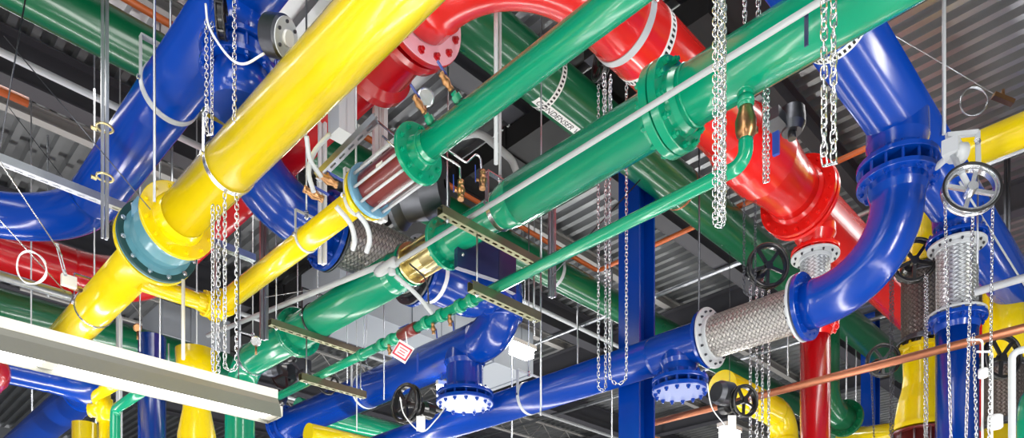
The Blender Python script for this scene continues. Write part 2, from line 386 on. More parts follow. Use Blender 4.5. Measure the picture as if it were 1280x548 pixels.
# strainer
st = root('strainer', W(SX, 6.1, SZ-.25), 'dark red bolted spool between the green flange and the yellow pipe', 'strainer')
m = MB(); m.lathe(W(SX, 5.72, SZ), Y, [(0, .1), (0, .185), (.30, .18), (.66, .185), (.66, .1)], 40); m.build('body', 'strainer_red', st)
m = MB(); m.disc(W(SX, 6.42, SZ), Y, .262, .05, 0); m.build('end_plate', 'light_blue', st)
bolts(st, W(SX, 6.06, SZ), Y, .222, 10, .78, 'alu', .017, name='tie_rod')
m = MB()
for k in range(10):
    a = 2*PI*(k+.5)/10; n0 = Y.cross(Z).normalized(); b0 = Y.cross(n0); q = W(SX, 6.06, SZ)+(n0*math.cos(a)+b0*math.sin(a))*.222; m.tube([q-Y*.36, q+Y*.34], .014, 8)
m.build('rod_sleeves', 'alu', st)
m = MB(); m.box(W(SX-.185, 6.0, SZ-.02), (.008, .10, .05)); m.build('name_plate', 'label_white', st)
# green small main
g2 = pipe('green_pipe', [W(SX, -2, SZ), W(SX, 5.55, SZ)], .125, 'green', label='medium green pipe ending at the bolted red strainer', seg=56)
flange(g2, W(SX, 5.62, SZ), Y, .125, .275, 'green', .045, 10, 'green', .07, .024, neck=.16)
flange(g2, W(SX, 5.50, SZ), Y, .125, .15, 'green', .02, 0, neck=0, name='collar')
for i, (px, s) in enumerate(((548, 1), (582, 1))):
    yy = yA(px, SX)
    m = MB(); m.tube([W(SX, yy, SZ+.05), W(SX-.13, yy+.02, SZ+.17)], .028, 12); m.lathe(W(SX-.08, yy, SZ+.11), Vector((-.13,.02,.12)), [(0,.045),(.05,.045),(.05,.02)], 14); m.build('nozzle', 'green', g2)
    ballvalve(W(SX-.20, yy+.03, SZ+.23), Vector((-.13,.02,.12)), Z, .06, 'bronze valve on the medium green pipe, %s' % ('the lower one near its flange' if i == 0 else 'the upper one under the red flange'))

# large green main
GX, GZ, GR = 5.83, 4.96, .25
g1 = pipe('green_main', [W(GX, -3, GZ), W(GX, 5.72, GZ)], GR, 'green', label='large green pipe crossing the centre with a heavy bolted flange joint', seg=64)
m = MB(); m.lathe(W(GX, 5.70, GZ), Y, [(0, GR), (.06, GR*.995), (.22, .225), (.36, .19), (.46, .18), (1.25, .18)], 56); m.build('reducer', 'green', g1)
flange(g1, W(GX, 6.98, GZ), Y, .18, .305, 'green', .05, 12, 'green', .07, .024, neck=.14)
flange_pair(g1, W(GX, yA(838, GX), GZ), Y, GR, .395, 'green', .085, .012, 12, 'green', .034, 'green')
m = MB(); m.disc(W(GX, yA(866, GX), GZ), Y, GR+.012, .02, GR-.02); m.build('weld_ring', 'green', g1)
gv = root('check_valve', W(GX, 7.3, GZ-.27), 'gold plated wafer valve between green flanges', 'valve')
m = MB(); m.disc(W(GX, 7.07, GZ), Y, .235, .04); m.disc(W(GX, 7.62, GZ), Y, .255, .04); m.lathe(W(GX, 7.05, GZ), Y, [(0,.17),(.1,.175),(.28,.19),(.5,.175),(.58,.17)], 40); b_ = m.build('body', 'gold', gv)
bolts(b_, W(GX, 7.34, GZ), Y, .215, 8, .62, 'gold', .022)
g1b = pipe('green_main', [W(GX, 8.05, GZ), W(GX, 12.6, GZ), W(GX, 12.6, -1.5)], GR, 'green', bend=.55, label='large green pipe turning down beside the lamp end', seg=64)
m = MB(); m.lathe(W(GX, 7.68, GZ), Y, [(0, .18), (.08, .185), (.16, .225), (.26, .247), (.38, GR)], 56); m.disc(W(GX, 7.68, GZ), Y, .26, .04); m.build('reducer', 'green', g1b)
flange_pair(g1b, W(GX, yA(372, GX), GZ), Y, GR, .37, 'green', .05, .012, 14, 'green', .026, 'green')
hanger(W(GX, yA(316, GX), GZ), Y, GR, 8.95, 'clamp hanger round the large green pipe just above its bend', rod='alu')
hanger(W(GX, yA(397, GX), GZ), Y, GR, 8.95, 'thin grey band on the large green pipe beside the upper left channel', mat='steel_dark', w=.03)
# grey conduit beside the large green pipe
cd = pipe('conduit', [W(5.43, -2, 4.745), W(5.43, 7.5, 4.745)], .026, 'conduit', label='grey conduit running along the face of the large green pipe', cat='conduit', seg=16)
cb = pipe('conduit', [W(5.43, 7.7, 4.83), W(5.43, 13.0, 5.52)], .036, 'conduit', label='thick grey conduit running down left from the pull fitting toward the lamp', cat='conduit', seg=20)
m = MB(); q = W(5.43, 7.65, 4.77); m.tube([q-Y*.22, q-Y*.2, q+Y*.14, q+Y*.2], [.035,.062,.066,.05], 20); m.tube([q-Y*.1, q-Y*.1+Vector((.02,0,-.12))], .045, 16); tag(m.build('conduit_fitting', 'conduit'), 'light grey conduit body where the thin conduit meets the thick one', 'conduit fitting')

# small green line under the trapezes
TX, TZ, TR = 5.83, 4.11, .061
sg = pipe('small_green_pipe', [W(TX, yA(349, TX), TZ), W(TX, yA(470, TX), TZ)], TR, 'green', label='small green pipe, its low end beside the lamp', seg=24)
sg2 = pipe('small_green_pipe', [W(TX, yA(515, TX), TZ), W(TX, yA(935, TX)+.02, TZ), W(TX, yA(935, TX)+.02, TZ+.20)], TR, 'green', bend=.13, label='small green pipe rising to the bronze check valve under the large green pipe', seg=24)
def sleeve(par, px, x=TX, z=TZ, r=TR*1.3, L=.09, mat='green'):
    m = MB(); y = yA(px, x); m.tube([W(x, y-L/2, z), W(x, y-L/2+.01, z), W(x, y+L/2-.01, z), W(x, y+L/2, z)], [r*.9, r, r, r*.9], 24); return m.build('coupling', mat, par)
for px in (452, 478, 490): sleeve(sg2, px+0)
for px in (533, 552, 575, 590): sleeve(sg2, px)
m = MB(); m.tube([W(TX, yA(505, TX), TZ), W(TX, yA(470, TX), TZ)], TR, 24); m.build('pipe_end', 'green', sg)
rv = ballvalve(W(TX, yA(512, TX), TZ), Y, Vector((-.4,0,.9)), .085, 'dark red valve in the small green pipe carrying a paper tag', body='strainer_red', handle='handle_blue')
m = MB(); m.tube([W(TX, yA(521, TX), TZ), W(TX, yA(501, TX), TZ)], .075, 24); m.build('valve_sleeve', 'strainer_red', rv)
for k, px in enumerate((545, 566)):
    ballvalve(W(TX-.02, yA(px, TX)+.03, TZ-.13), Vector((.2,.1,-1)), X, .05, 'small bronze drain valve under the small green pipe, %s of the tagged valve' % ('just right' if k == 0 else 'further right'))
ballvalve(W(TX-.02, yA(490, TX)+.03, TZ-.13), Vector((.2,.1,-1)), X, .05, 'small bronze drain valve under the small green pipe, left of the paper tag')
# bronze check valve riser at (935,160)
yy = yA(935, TX)+.02
cv = root('riser_valve', W(TX, yy, TZ+.2), 'bronze check valve standing in the small green riser below the large green pipe', 'valve')
m = MB(); m.tube([W(TX, yy, TZ+a) for a in (.18,.22,.24,.28,.36,.42,.45,.49)], [.055,.055,.075,.085,.088,.07,.06,.06], 24); m.box(W(TX+.09, yy-.02, TZ+.33), (.09,.05,.05)); m.build('body', 'brass', cv)
m = MB(); m.tube([W(TX, yy, TZ+.47), W(TX, yy, TZ+.72)], TR, 24); m.tube([W(TX, yy, TZ+.50), W(TX, yy, TZ+.56)], .07, 24); m.tube([W(TX, yy, TZ+.60), W(TX, yy, TZ+.66)], .072, 24); m.build('nipple', 'green', cv)
m = MB(); q = P(970, 175, d=5.9); m.beam(q+Z*.06, q-Z*.12, .05, .03); m.build('lever', 'handle_blue', cv)

# trapeze channels
def strut_channel(a, b, w, h, mat='galv', slot=.12, under=True):
    m = MB(); a = Vector(a); b = Vector(b); t = (b-a); L = t.length; t.normalize(); n = t.cross(Z).normalized()
    for s in (-1, 1): m.beam(a+n*s*w/2, b+n*s*w/2, .006, h)
    m.beam(a+n*w*.32+Z*h/2, b+n*w*.32+Z*h/2, w*.32, .006); m.beam(a-n*w*.32+Z*h/2, b-n*w*.32+Z*h/2, w*.32, .006)
    m.beam(a+n*w*.34-Z*h/2, b+n*w*.34-Z*h/2, w*.34, .006); m.beam(a-n*w*.34-Z*h/2, b-n*w*.34-Z*h/2, w*.34, .006)
    k = 0
    while k*slot < L: m.beam(a+t*(k*slot)-Z*h/2, a+t*min(L, k*slot+slot*.42)-Z*h/2, w*.36, .006); k += 1
    return m
def trapeze(y, zc, x0, x1, top, label, topl=None, h=.085, w=.09, rods=True, mat='galv'):
    m = strut_channel(W(x0, y, zc), W(x1, y, zc), w, h); o = tag(m.build('trapeze_channel', mat), label, 'channel', 'slotted steel trapeze channels')
    for k, xx in enumerate((x0+.10, x1-.08)):
        m = MB(); m.tube([W(xx, y, zc-.09), W(xx, y, topl if topl and k == 0 else top)], .010, 10); m.build('rod', 'galv', o)
        m = MB(); m.hexa(W(xx, y, zc-.058), Z, .025, .025); m.build('nut', 'zinc', o); m = MB(); m.hexa(W(xx, y, zc+.065), Z, .025, .022); m.build('nut', 'zinc', o); m = MB(); m.box(W(xx, y, zc+.048), (.08,.08,.01)); m.build('washer', 'zinc', o)
    return o
trapeze(6.1, GZ-.30, 5.02, 6.68, 8.9, 'slotted steel channel carrying the large green pipe, right of centre', topl=5.55, mat='olive')
trapeze(6.1, TZ-.105, 5.45, 6.55, GZ-.35, 'slotted steel channel under the small green pipe, right of centre', h=.10, mat='olive')
trapeze(9.9, GZ-.30, 5.02, 6.68, 7.22, 'slotted steel channel under the large green pipe, nearer the lamp', mat='olive')
trapeze(9.9, TZ-.105, 5.50, 6.62, GZ-.35, 'slotted steel channel under the small green pipe, nearer the lamp', h=.10, mat='olive')
# clevis on the large green pipe above the trapeze
hg = hanger(W(GX, 6.02, GZ), Y, .195, 8.95, 'grey strap hanger where the large green pipe narrows, below the central rod', rod='alu', rr=.017)

# blue lines in the middle
BX, BZ, BR = 8.56, 5.25, .34
ux, uy = 8.56, 8.79; HZ = 5.62
b0 = pipe('blue_pipe', [W(BX, yA(352, BX), BZ), W(BX, uy, BZ), W(BX, uy, 6.0)], BR, 'blue', bend=.52, label='blue pipe above the black hand wheel, ending in a bend by the bright lamp', seg=64)
b0u = pipe('elbow', [W(BX, uy, 5.45), W(BX-.02, uy, HZ+.28), W(BX-.75, uy, HZ), W(6.75, uy, HZ)], BR*.985, 'blue', bend=.3, parent=b0, seg=56)
ty = yA(581, BX)
tee_down(b0, W(BX, ty, BZ), BR*.95, .78, 'blue', .50, n=14)
# left end: elbow and valve
m = MB(); f_ = flange_pair(b0, W(BX, yA(357, BX), BZ), Y, BR, .48, 'blue', .06, .015, 14, 'blue', .03, 'blue')
hanger(W(BX, yA(458, BX), BZ), Y, BR, 8.95, 'white strap hanger round the blue pipe left of the black hand wheel', mat='alu')
hs = hose('braided_hose', W(6.75, uy, HZ), W(5.32, uy, HZ), .375, 'braided steel hose half hidden under the gold valve', 'braid_near', .50, 'steel_dark')
m = MB(); m.disc(W(6.79, uy, HZ), X, .50, .06, 0, 48); fl = m.build('flange', 'blue', b0); band(b0, W(7.1, uy, HZ), X, BR, .07, .006, 'white', 'stripe')
b3 = pipe('blue_riser', [W(5.28, uy, HZ), W(4.0, uy, HZ), W(4.0, uy, 8.9)], .35, 'blue', bend=1.05, label='blue bend seen between the two yellow pipes', seg=64)
m = MB(); m.disc(W(5.28, uy, HZ), X, .50, .07, 0, 48); fl = m.build('flange', 'blue', b3); bolts(fl, W(5.29, uy, HZ), X, .44, 14, .14, 'blue', .03)
VY = 6.91
# far left big blue with its tee above
LX, LZ, LR = 3.2, 6.31, .31
bl = pipe('blue_main', [W(LX, -2, LZ), W(LX, 13.1, LZ), W(-6, 13.1, LZ)], LR, 'blue', bend=1.7, label='huge blue pipe curving across the upper left', seg=72)
m = MB(); m.tube([W(LX, VY, LZ-.1), W(LX, VY, 5.74)], .28, 48); m.build('branch', 'blue', bl)
m = MB(); m.disc(W(LX, VY, 5.74), Z, .37, .05, 0, 48); m.build('flange', 'blue', bl)
bv = root('butterfly_valve', W(LX, VY, 5.25), 'blue butterfly valve under the huge blue pipe with a round grey gear box', 'valve')
m = MB(); m.disc(W(LX, VY, 5.65), Z, .33, .12, 0, 40); m.disc(W(LX, VY, 5.56), Z, .37, .05, 0, 48); m.tube([W(LX, VY, 5.6), W(LX, VY, 5.2)], .28, 48); vb0 = m.build('body', 'blue', bv); bolts(vb0, W(LX, VY, 5.65), Z, .335, 12, .26, 'blue', .028)
gp = P(350, 46, d=6.5); m = MB(); m.tube([W(LX+.2, VY-.2, 5.66), gp], .03, 12); m.build('stem', 'alu', bv)
ax = Vector((.42,-.80,-.36)).normalized(); m = MB(); m.lathe(gp, ax, [(-.11,0),(-.11,.16),(.04,.165),(.06,.15),(.06,0)], 28); m.build('gear_box', 'steel_dark', bv)
m = MB(); m.lathe(gp+ax*.062, ax, [(0,0),(0,.15),(.012,.15),(.012,0)], 28); m.lathe(gp+ax*.075, ax, [(0,0),(0,.06),(.03,.06),(.03,0)], 20, 1)
for k in range(6): m.hexa(gp+ax*.08+Matrix.Rotation(2*PI*k/6, 3, ax) @ (ax.cross(Z).normalized()*.115), ax, .014, .02, 2)
m.build('cover', ['alu','label_white','steel_dark'], bv)
wheel(bv, P(277, 22, d=6.7), Vector((.8,-.5,0)), .16, 'black')
hanger(W(LX, yA(213, LX), LZ), Y, LR, 8.95, 'broad white strap hanger round the huge blue pipe', mat='alu', w=.08, rr=.014)

# blue line lower right of centre
CXX, CZ, CR = 9.46, 4.43, .275
b1 = pipe('blue_pipe', [W(CXX, 22, CZ), W(CXX, yA(888, CXX), CZ)], CR, 'blue', label='long blue pipe from the bottom edge to the near end of the big braided hose', seg=64)
t1 = yA(850, CXX)
tee_down(b1, W(CXX, t1, CZ), CR*.95, .46, 'blue', .41, n=14)
m = MB(); m.lathe(W(CXX, t1-.45, CZ), Y, [(0, CR*1.03), (.04, CR*1.05), (.85, CR*1.05), (.9, CR)], 56); m.build('tee', 'blue', b1)
m = MB(); m.disc(W(CXX, yA(883, CXX), CZ), Y, .40, .05, 0, 48); m.build('flange', 'blue', b1)
hanger(W(CXX, yA(661, CXX), CZ), Y, CR, 8.95, 'grey strap hanger round the long blue pipe below the bright lamp', mat='alu')
y0, y1 = yA(886, CXX), yA(1003, CXX)
hose('braided_hose', W(CXX, y0, CZ), W(CXX, y1, CZ), .29, 'large braided steel hose between the blue bend and the long blue pipe', 'braid_near', .42, 'zinc', 16)
RY = 2.985
be = pipe('blue_elbow', [W(CXX, y1-.02, CZ), W(CXX, RY, CZ), W(CXX, RY, 5.51)], .297, 'blue', bend=.935, label='big blue bend between the braided hose and the bolted flange above', seg=72)
m = MB(); m.disc(W(CXX, y1-.04, CZ), Y, .425, .06, 0, 48); fl = m.build('flange', 'blue', be); bolts(fl, W(CXX, y1-.0, CZ), Y, .355, 16, .12, 'blue', .022)
fl = flange(be, W(CXX, RY, 5.55), Z, .297, .447, 'blue', .06, 0, neck=.16)
# overhead blue main, right
BBZ = 6.35; BBR = .343
bb = pipe('blue_main', [W(5.6, RY, BBZ), W(24, RY, BBZ)], BBR, 'blue', label='huge blue overhead pipe on the right', seg=72)
m = MB(); m.lathe(W(CXX, RY, BBZ), -Z, [(0, BBR*.98), (.34, BBR*1.0), (.47, .31), (.58, .30)], 56); m.build('branch', 'blue', bb)
f2 = flange(bb, W(CXX, RY, 5.74), -Z, .297, .447, 'blue', .06, 0, neck=.0); bolts(f2, W(CXX, RY, 5.645), Z, .39, 14, .25, 'blue', .034)
check_band(bb, W(xB(1050, RY)-.1, RY, BBZ), X, BBR, .10, 44)
m = MB(); m.lathe(W(11.96, RY, BBZ), -Z, [(0, BBR*.98), (.33, BBR*.9), (.42, .28), (.48, .27)], 56); m.build('branch', 'blue', bb)
f3 = flange(bb, W(11.96, RY, 5.84), -Z, .28, .395, 'blue', .05, 14, 'blue', .1, .026, neck=0)
pipe('conduit', [W(10.9, RY-.30, 6.06), W(24, RY-.30, 6.06)], .014, 'conduit', label='thin pale conduit under the huge blue overhead pipe', cat='conduit', seg=10)
bv2 = root('butterfly_valve', W(CXX, RY-.5, 5.5), 'grey gear operator with large silver chain wheel beside the upper blue flange', 'valve')
gq = P(1190, 192, d=8.1); m = MB(); m.tube([W(CXX+.35, RY-.18, 5.67), gq], .035, 14); m.tube([gq, gq+Vector((.35,-.3,.05))*.3], .10, 20); m.box(gq+Z*.05, (.18,.16,.16)); m.build('gear_box', 'alu', bv2)
wq = P(1213, 238, d=7.9); m = MB(); m.tube([gq, wq], .03, 12); m.build('shaft', 'alu', bv2)
wheel(bv2, wq, Vector((.75,.55,-.15)), .27, 'zinc', 4, hub_t=.14)
m = MB(); ring = []; 
axw = Vector((.75,.55,-.15)).normalized(); a0 = axw.cross(Z).normalized(); b0_ = axw.cross(a0)
m.tube([wq-axw*.05+(a0*math.cos(2*PI*k/36)+b0_*math.sin(2*PI*k/36))*.285 for k in range(36)], .012, 8, closed=True); m.build('guide_ring', 'rubber', bv2)

# second blue riser with braided hose, right
hose('riser_hose', W(11.96, RY, 5.78), W(11.96, RY, 4.74), .265, 'upright silver braided hose above the blue riser', 'braid_white', .375, 'zinc', 14)
br = pipe('blue_riser', [W(11.96, RY, 4.72), W(11.96, RY, -1.55)], .272, 'blue', label='bright blue riser below the upright silver hose', seg=64)
flange(br, W(11.96, RY, 4.70), Z, .272, .385, 'blue', .06, 14, 'blue', .1, .026, neck=.14)

# ------------------------------------------------------------------ red mains
RR, RZ = .38, 6.73; RBY = 4.78; RAX = 4.79
rb = pipe('red_main', [W(RAX, 6.12, RZ), W(RAX, RBY, RZ), W(24, RBY, RZ)], RR, 'bred', bend=1.12, label='huge red pipe running down right from the top bend', seg=72)
m = MB(); x0 = xB(928, RBY); m.lathe(W(x0, RBY, RZ), X, [(-.45, RR), (-.25, RR*1.04), (-.05, .45), (.15, .475), (.6, .475), (.9, .43), (1.15, .40), (1.4, .39)], 64); m.build('valve_body', 'bred', rb)
xf = xB(999, RBY)
fp = flange_pair(rb, W(xf, RBY, RZ), X, RR, .57, 'bred', .07, .05, 18, 'bred', .032, 'red')
check_band(rb, W(xB(806, RBY), RBY, RZ), X, RR, .10, 44)
hanger(W(xB(780, RBY), RBY, RZ), X, RR, 8.95, 'broad silver strap hanger round the huge red pipe', mat='alu', w=.085, rr=.014)
m = MB(); xr = xB(1019, RBY); m.lathe(W(xr, RBY, RZ), -Z, [(0, .30), (.36, .30), (.50, .23), (.56, .22)], 48); m.build('branch', 'bred', rb)
flange(rb, W(xr, RBY, 6.14), -Z, .22, .355, 'bred', .05, 12, 'bred', .08, .026, neck=0)
hose('riser_hose', W(xr, RBY, 6.10), W(xr, RBY, 5.02), .22, 'short braided hose hanging under the red pipe behind the blue bend', 'braid_white', .355, 'zinc', 12)
rr_ = pipe('red_riser', [W(xr, RBY, 5.0), W(xr, RBY, -1.55)], .22, 'red', label='dark red riser standing below the blue bend', seg=48)
flange(rr_, W(xr, RBY, 4.96), Z, .22, .345, 'bred', .06, 12, 'bred', .09, .026, neck=.12)
# red A-line
ra = pipe('red_main', [W(RAX, 6.35, RZ), W(RAX, 14.85, RZ), W(-6, 14.85, RZ)], RR, 'red', bend=1.0, label='dark red pipe behind the big yellow pipe, bending off to the left edge', seg=72)
m = MB(); m.lathe(W(RAX, 6.28, RZ), Y, [(0, .30), (0, .53), (.06, .545), (.13, .53), (.13, .42), (.62, .46), (.70, .53), (.80, .53), (.80, .38)], 56); vb = m.build('valve_body', 'red', ra)
m = MB(); m.disc(W(RAX, 6.18, RZ), Y, .565, .06, 0, 56); ff = m.build('flange', 'red', rb)
bolts(ff, W(RAX, 6.22, RZ), Y, .48, 14, .16, 'red', .04)
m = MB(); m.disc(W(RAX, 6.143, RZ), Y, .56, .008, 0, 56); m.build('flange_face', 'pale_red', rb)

# ------------------------------------------------------------------ dark green B-lines
GBY, GBZ, GBR = 6.59, 7.5, .325
gb = pipe('condenser_pipe', [W(-2, GBY, GBZ), W(xB(1134, GBY), GBY, GBZ)], GBR, 'dgreen', label='dark green condenser water pipe with check tape running down right', seg=64)
check_band(gb, W(xB(683, GBY), GBY, GBZ), X, GBR, .085, 40)
for px in (850,): band(gb, W(xB(px, GBY), GBY, GBZ), X, GBR, .04, .003, 'copper', 'band')
# printed label bent onto the pipe wall
def pipe_text(body, x_start, length, hgt, ang, parent, y=GBY, z=GBZ, r=GBR):
    m = MB(); n = 6; t0 = math.radians(ang); hw = hgt*.75/r
    vs = []; 
    for i in range(n+1):
        a = t0+hw*(2*i/n-1)
        for xx in (x_start-.04, x_start+length): vs.append(W(xx, y-math.cos(a)*(r+.003), z-math.sin(a)*(r+.003)))
    m.add(vs, [(2*i, 2*i+1, 2*i+3, 2*i+2) for i in range(n)]); st_ = m.build('pipe_label', 'label_white', parent)
    cu = bpy.data.curves.new('t', 'FONT'); cu.body = body; cu.size = 1; cu.align_x = 'LEFT'; cu.resolution_u = 3
    to = bpy.data.objects.new('t', cu); COL.objects.link(to); dg = bpy.context.evaluated_depsgraph_get(); me = bpy.data.meshes.new_from_object(to.evaluated_get(dg))
    xs = [v.co.x for v in me.vertices]; sx = (length-.08)/max(xs)
    for v in me.vertices:
        a = t0 - (v.co.y-.35)/.72*hgt*1.0/r
        v.co = W(x_start+v.co.x*sx, y-math.cos(a)*(r+.006), z-math.sin(a)*(r+.006))
    bpy.data.objects.remove(to); me.materials.append(MATS['label_black']); o = bpy.data.objects.new('lettering', me); COL.objects.link(o); attach(o, st_)
pipe_text('CONDENSER WATER', xB(674, GBY), 1.25, .095, 96, gb)
g3 = pipe('condenser_pipe', [W(-3, 9.84, 7.5), W(xB(1046, 9.84), 9.84, 7.5)], .29, 'dgreen', label='dark green pipe from the top left corner, passing behind the blue column', seg=64)
m = MB(); xe = xB(1046, 9.84); m.disc(W(xe, 9.84, 7.5), X, .46, .12, 0, 40); m.build('blind_flange', 'dgreen', g3)
band(g3, W(xB(692, 9.84), 9.84, 7.5), X, .29, .08, .004, 'alu', 'band')
m = MB(); m.tube([W(xB(1040, 9.84), 9.84, 7.5), W(xB(1040, 9.84), 9.84, 8.65)], .2, 32); m.build('branch', 'dgreen', g3)
g4 = pipe('condenser_pipe', [W(-6, 15.3, 5.95), W(xB(285, 15.3), 15.3, 5.95)], .28, 'dgreen', label='dark green pipe glimpsed just above the left lamp', seg=48)
g5 = pipe('green_header', [W(xB(372, 16.9), 16.9, 6.03), W(xB(530, 16.9), 16.9, 6.03)], .27, 'green', label='green pipe low in the picture behind the black hand wheel', seg=48)
y5 = pipe('yellow_header', [W(xB(385, 13.2), 13.2, 4.27), W(xB(468, 13.2), 13.2, 4.27)], .2, 'yellow', label='yellow pipe at the bottom edge left of the black hand wheel', seg=40)
# yellow A-line upper right and its riser
YAX, YAZ = 12.78, 7.5
ya = pipe('yellow_main', [W(YAX, -4, YAZ), W(YAX, 3.66, YAZ), W(YAX, 3.66, 6.02)], .235, 'yellow', bend=.6, label='yellow pipe entering at the upper right edge and turning down', seg=56)
m = MB(); m.tube([W(YAX-.0, 2.15, YAZ+.1), W(YAX, 2.15, YAZ+.42)], .07, 16); m.build('nozzle', 'yellow', ya)
flange(ya, W(YAX, 3.66, 6.0), -Z, .235, .36, 'yellow', .05, 12, 'yellow', .08, .024, neck=.12)
hose('riser_hose', W(YAX, 3.66, 5.96), W(YAX, 3.66, 4.77), .31, 'upright dark braided hose between the yellow pipes', 'braid_dark', .38, 'steel_dark', 14)
yr = root('yellow_reducer', W(YAX, 3.66, 3.42), 'yellow flared reducer below the upright dark hose', 'pipe reducer')
m = MB(); m.lathe(W(YAX, 3.66, 4.73), -Z, [(0,0),(0,.37),(.06,.37),(.06,.29),(.45,.28),(.62,.30),(.85,.36),(1.1,.40),(1.22,.41),(1.22,.46),(1.29,.46),(1.29,0)], 48); b_ = m.build('body', 'yellow', yr)
bolts(b_, W(YAX, 3.66, 4.70), Z, .335, 12, .1, 'yellow', .024)
m = MB(); m.tube([W(YAX-.2, 3.3, 4.45), W(YAX-.36, 3.22, 4.45)], .07, 16); m.build('nozzle', 'yellow', yr)
s2 = root('strainer', W(YAX, 3.66, 2.4), 'dark red bolted spool at the bottom edge under the yellow reducer', 'strainer')
m = MB(); m.disc(W(YAX, 3.66, 3.40), Z, .46, .03, 0); m.tube([W(YAX, 3.66, 3.40), W(YAX, 3.66, -1.55)], .36, 40); b_ = m.build('body', ['strainer_red'], s2)
m = MB()
for k in range(12): a = 2*PI*k/12; m.tube([W(YAX+.42*math.cos(a), 3.66+.42*math.sin(a), 3.42), W(YAX+.42*math.cos(a), 3.66+.42*math.sin(a), 2.3)], .016, 8)
m.build('tie_rods', 'galv', s2)
# further yellow set at the right edge
q = P(1255, 430, d=13.2); fx, fy = q.x, q.y
pipe('yellow_riser', [Vector((fx, fy, 8.2)), Vector((fx, fy, P(0,462,d=13.2).z))], .33, 'yellow', label='yellow pipe behind the black wheel at the right edge', seg=40)
hose('riser_hose', Vector((fx, fy, P(0,455,d=13.2).z)), Vector((fx, fy, P(0,535,d=13.2).z)), .33, 'upright dark hose behind the small white pipes at the right edge', 'braid_dark', .37, 'steel_dark', 12)
pipe('yellow_riser', [Vector((fx, fy, P(0,536,d=13.2).z)), Vector((fx, fy, .05))], .33, 'yellow', label='yellow riser below the upright dark hose at the right edge', seg=40)
q = P(1232, 440, d=14.5); pipe('red_riser', [Vector((q.x, q.y, 7.9)), Vector((q.x, q.y, .05))], .22, 'red', label='red riser glimpsed right of the bright blue riser', seg=32)
q = P(1297, 492, d=8.5); pipe('green_elbow', [q+X*2.5, q, q-Z*3.5], .2, 'green', bend=.3, label='green pipe bend cut by the right edge', seg=32)

# ------------------------------------------------------------------ left low cluster
bx, bz_, by_ = 3.75, 4.35, 13.4
pipe('blue_main', [W(-6, by_, bz_), W(bx, by_, bz_), W(bx, 26, bz_)], .30, 'blue', bend=.7, label='dull blue pipe bending under the left lamp', seg=56)
pipe('blue_header', [W(-6, 15.2, 3.35), W(4.2, 15.2, 3.35), W(4.2, 15.2, -1.5)], .25, 'blue', label='dark blue pipe in the bottom left corner', seg=40)
pipe('red_elbow', [W(-6, 11.2, 3.6), W(2.0, 11.2, 3.6), W(2.0, 14.6, 3.6)], .24, 'red', bend=.45, label='rounded red pipe bend at the left edge under the lamp', seg=48)
yq = P(131, 514, d=8.0)
ysm = pipe('gas_pipe', [P(150, 478, d=7.6), P(97, 508, d=8.2), yq], .055, 'yellow', bend=.09, label='small yellow pipe kinked below the left lamp', seg=20)
pipe('gas_pipe', [Vector((yq.x, yq.y, yq.z+.25)), Vector((yq.x, yq.y, .05))], .06, 'yellow', label='small upright yellow pipe with a tee under the left lamp', seg=20)
m = MB(); m.tube([yq+Z*.12, yq-Z*.12], .082, 20); m.tube([yq, yq+Vector((-.12,.1,0))*1.0], .075, 20); tag(m.build('pipe_tee', 'yellow'), 'small yellow tee joining the kinked and upright yellow pipes', 'pipe fitting')
q = P(106, 530, d=9.5); pipe('yellow_riser', [q, Vector((q.x, q.y, .05))], .15, 'yellow', label='short stout yellow pipe end left of the upright yellow tee', seg=28)
q = P(144, 512, d=7.6); pipe('small_green_riser', [P(186, 484, d=7.0), q, Vector((q.x, q.y, .05))], .05, 'green', bend=.08, label='small green pipe bending down right of the yellow tee', seg=20)
q = P(150, 400, d=9.2); q2 = P(142, 385, d=9.0)
pipe('conduit', [P(128, 372, d=12.6), P(149, 396, d=12.6), Vector((P(149,392,d=12.6).x, P(149,392,d=12.6).y, .05))], .05, 'alu', bend=.15, label='silver upright conduit behind the big yellow pipe and lamp', cat='conduit', seg=18)
q = P(246, 470, d=11); yz = [Vector((q.x, q.y, P(0, pp, d=11).z)) for pp in (440, 470, 490, 505, 515, 545)]
m = MB(); m.tube(yz+[Vector((q.x, q.y, .05))], [.30,.28,.22,.19,.20,.27,.27], 40); tag(m.build('yellow_reducer', 'yellow'), 'necked yellow pipe below the lamp left of the large green down pipe', 'pipe reducer')
q = P(190, 470, d=11.5); pipe('blue_riser', [Vector((q.x, q.y, q.z+.6)), Vector((q.x, q.y, .05))], .2, 'blue', label='blue riser behind a grey strut below the lamp', seg=32)
# red, yellow bits at centre right bottom
q = P(955, 505, d=15); pipe('yellow_elbow', [W(xB(958, 15), 15, (CY-500)/F*15*S2/(1-(958-640)/F)), W(xB(985, 15), 15, 8.0*.82)], .2, 'yellow', label='x', seg=32) if False else None
q0 = P(948, 505, d=15.5); q1 = P(982, 528, d=16.4)
pipe('yellow_elbow', [q0-X*1.5, q0+X*1.2, Vector((q0.x+1.2, q0.y, .1))], .30, 'yellow', bend=.5, label='yellow bend low behind the hanging chains left of the dark red riser', seg=40)
q = P(1090, 560, d=19); pipe('yellow_header', [P(1056, 548, d=20), P(1140, 541, d=17)], .26, 'yellow', label='yellow pipe at the bottom behind the far blue column', seg=32)

q = W(xB(1032, 6.5), 6.5, 5.2); ge = pipe('green_elbow', [Vector((q.x, q.y, 7.2+H)), q, q+X*1.05], .28, 'dgreen', bend=.45, label='dark green bend with capped end behind the dark red riser', seg=40)
m = MB(); m.disc(q+X*1.05, X, .41, .10); fl = m.build('end_flange', 'dgreen', ge); bolts(fl, q+X*1.05, X, .35, 12, .16, 'dgreen', .03)
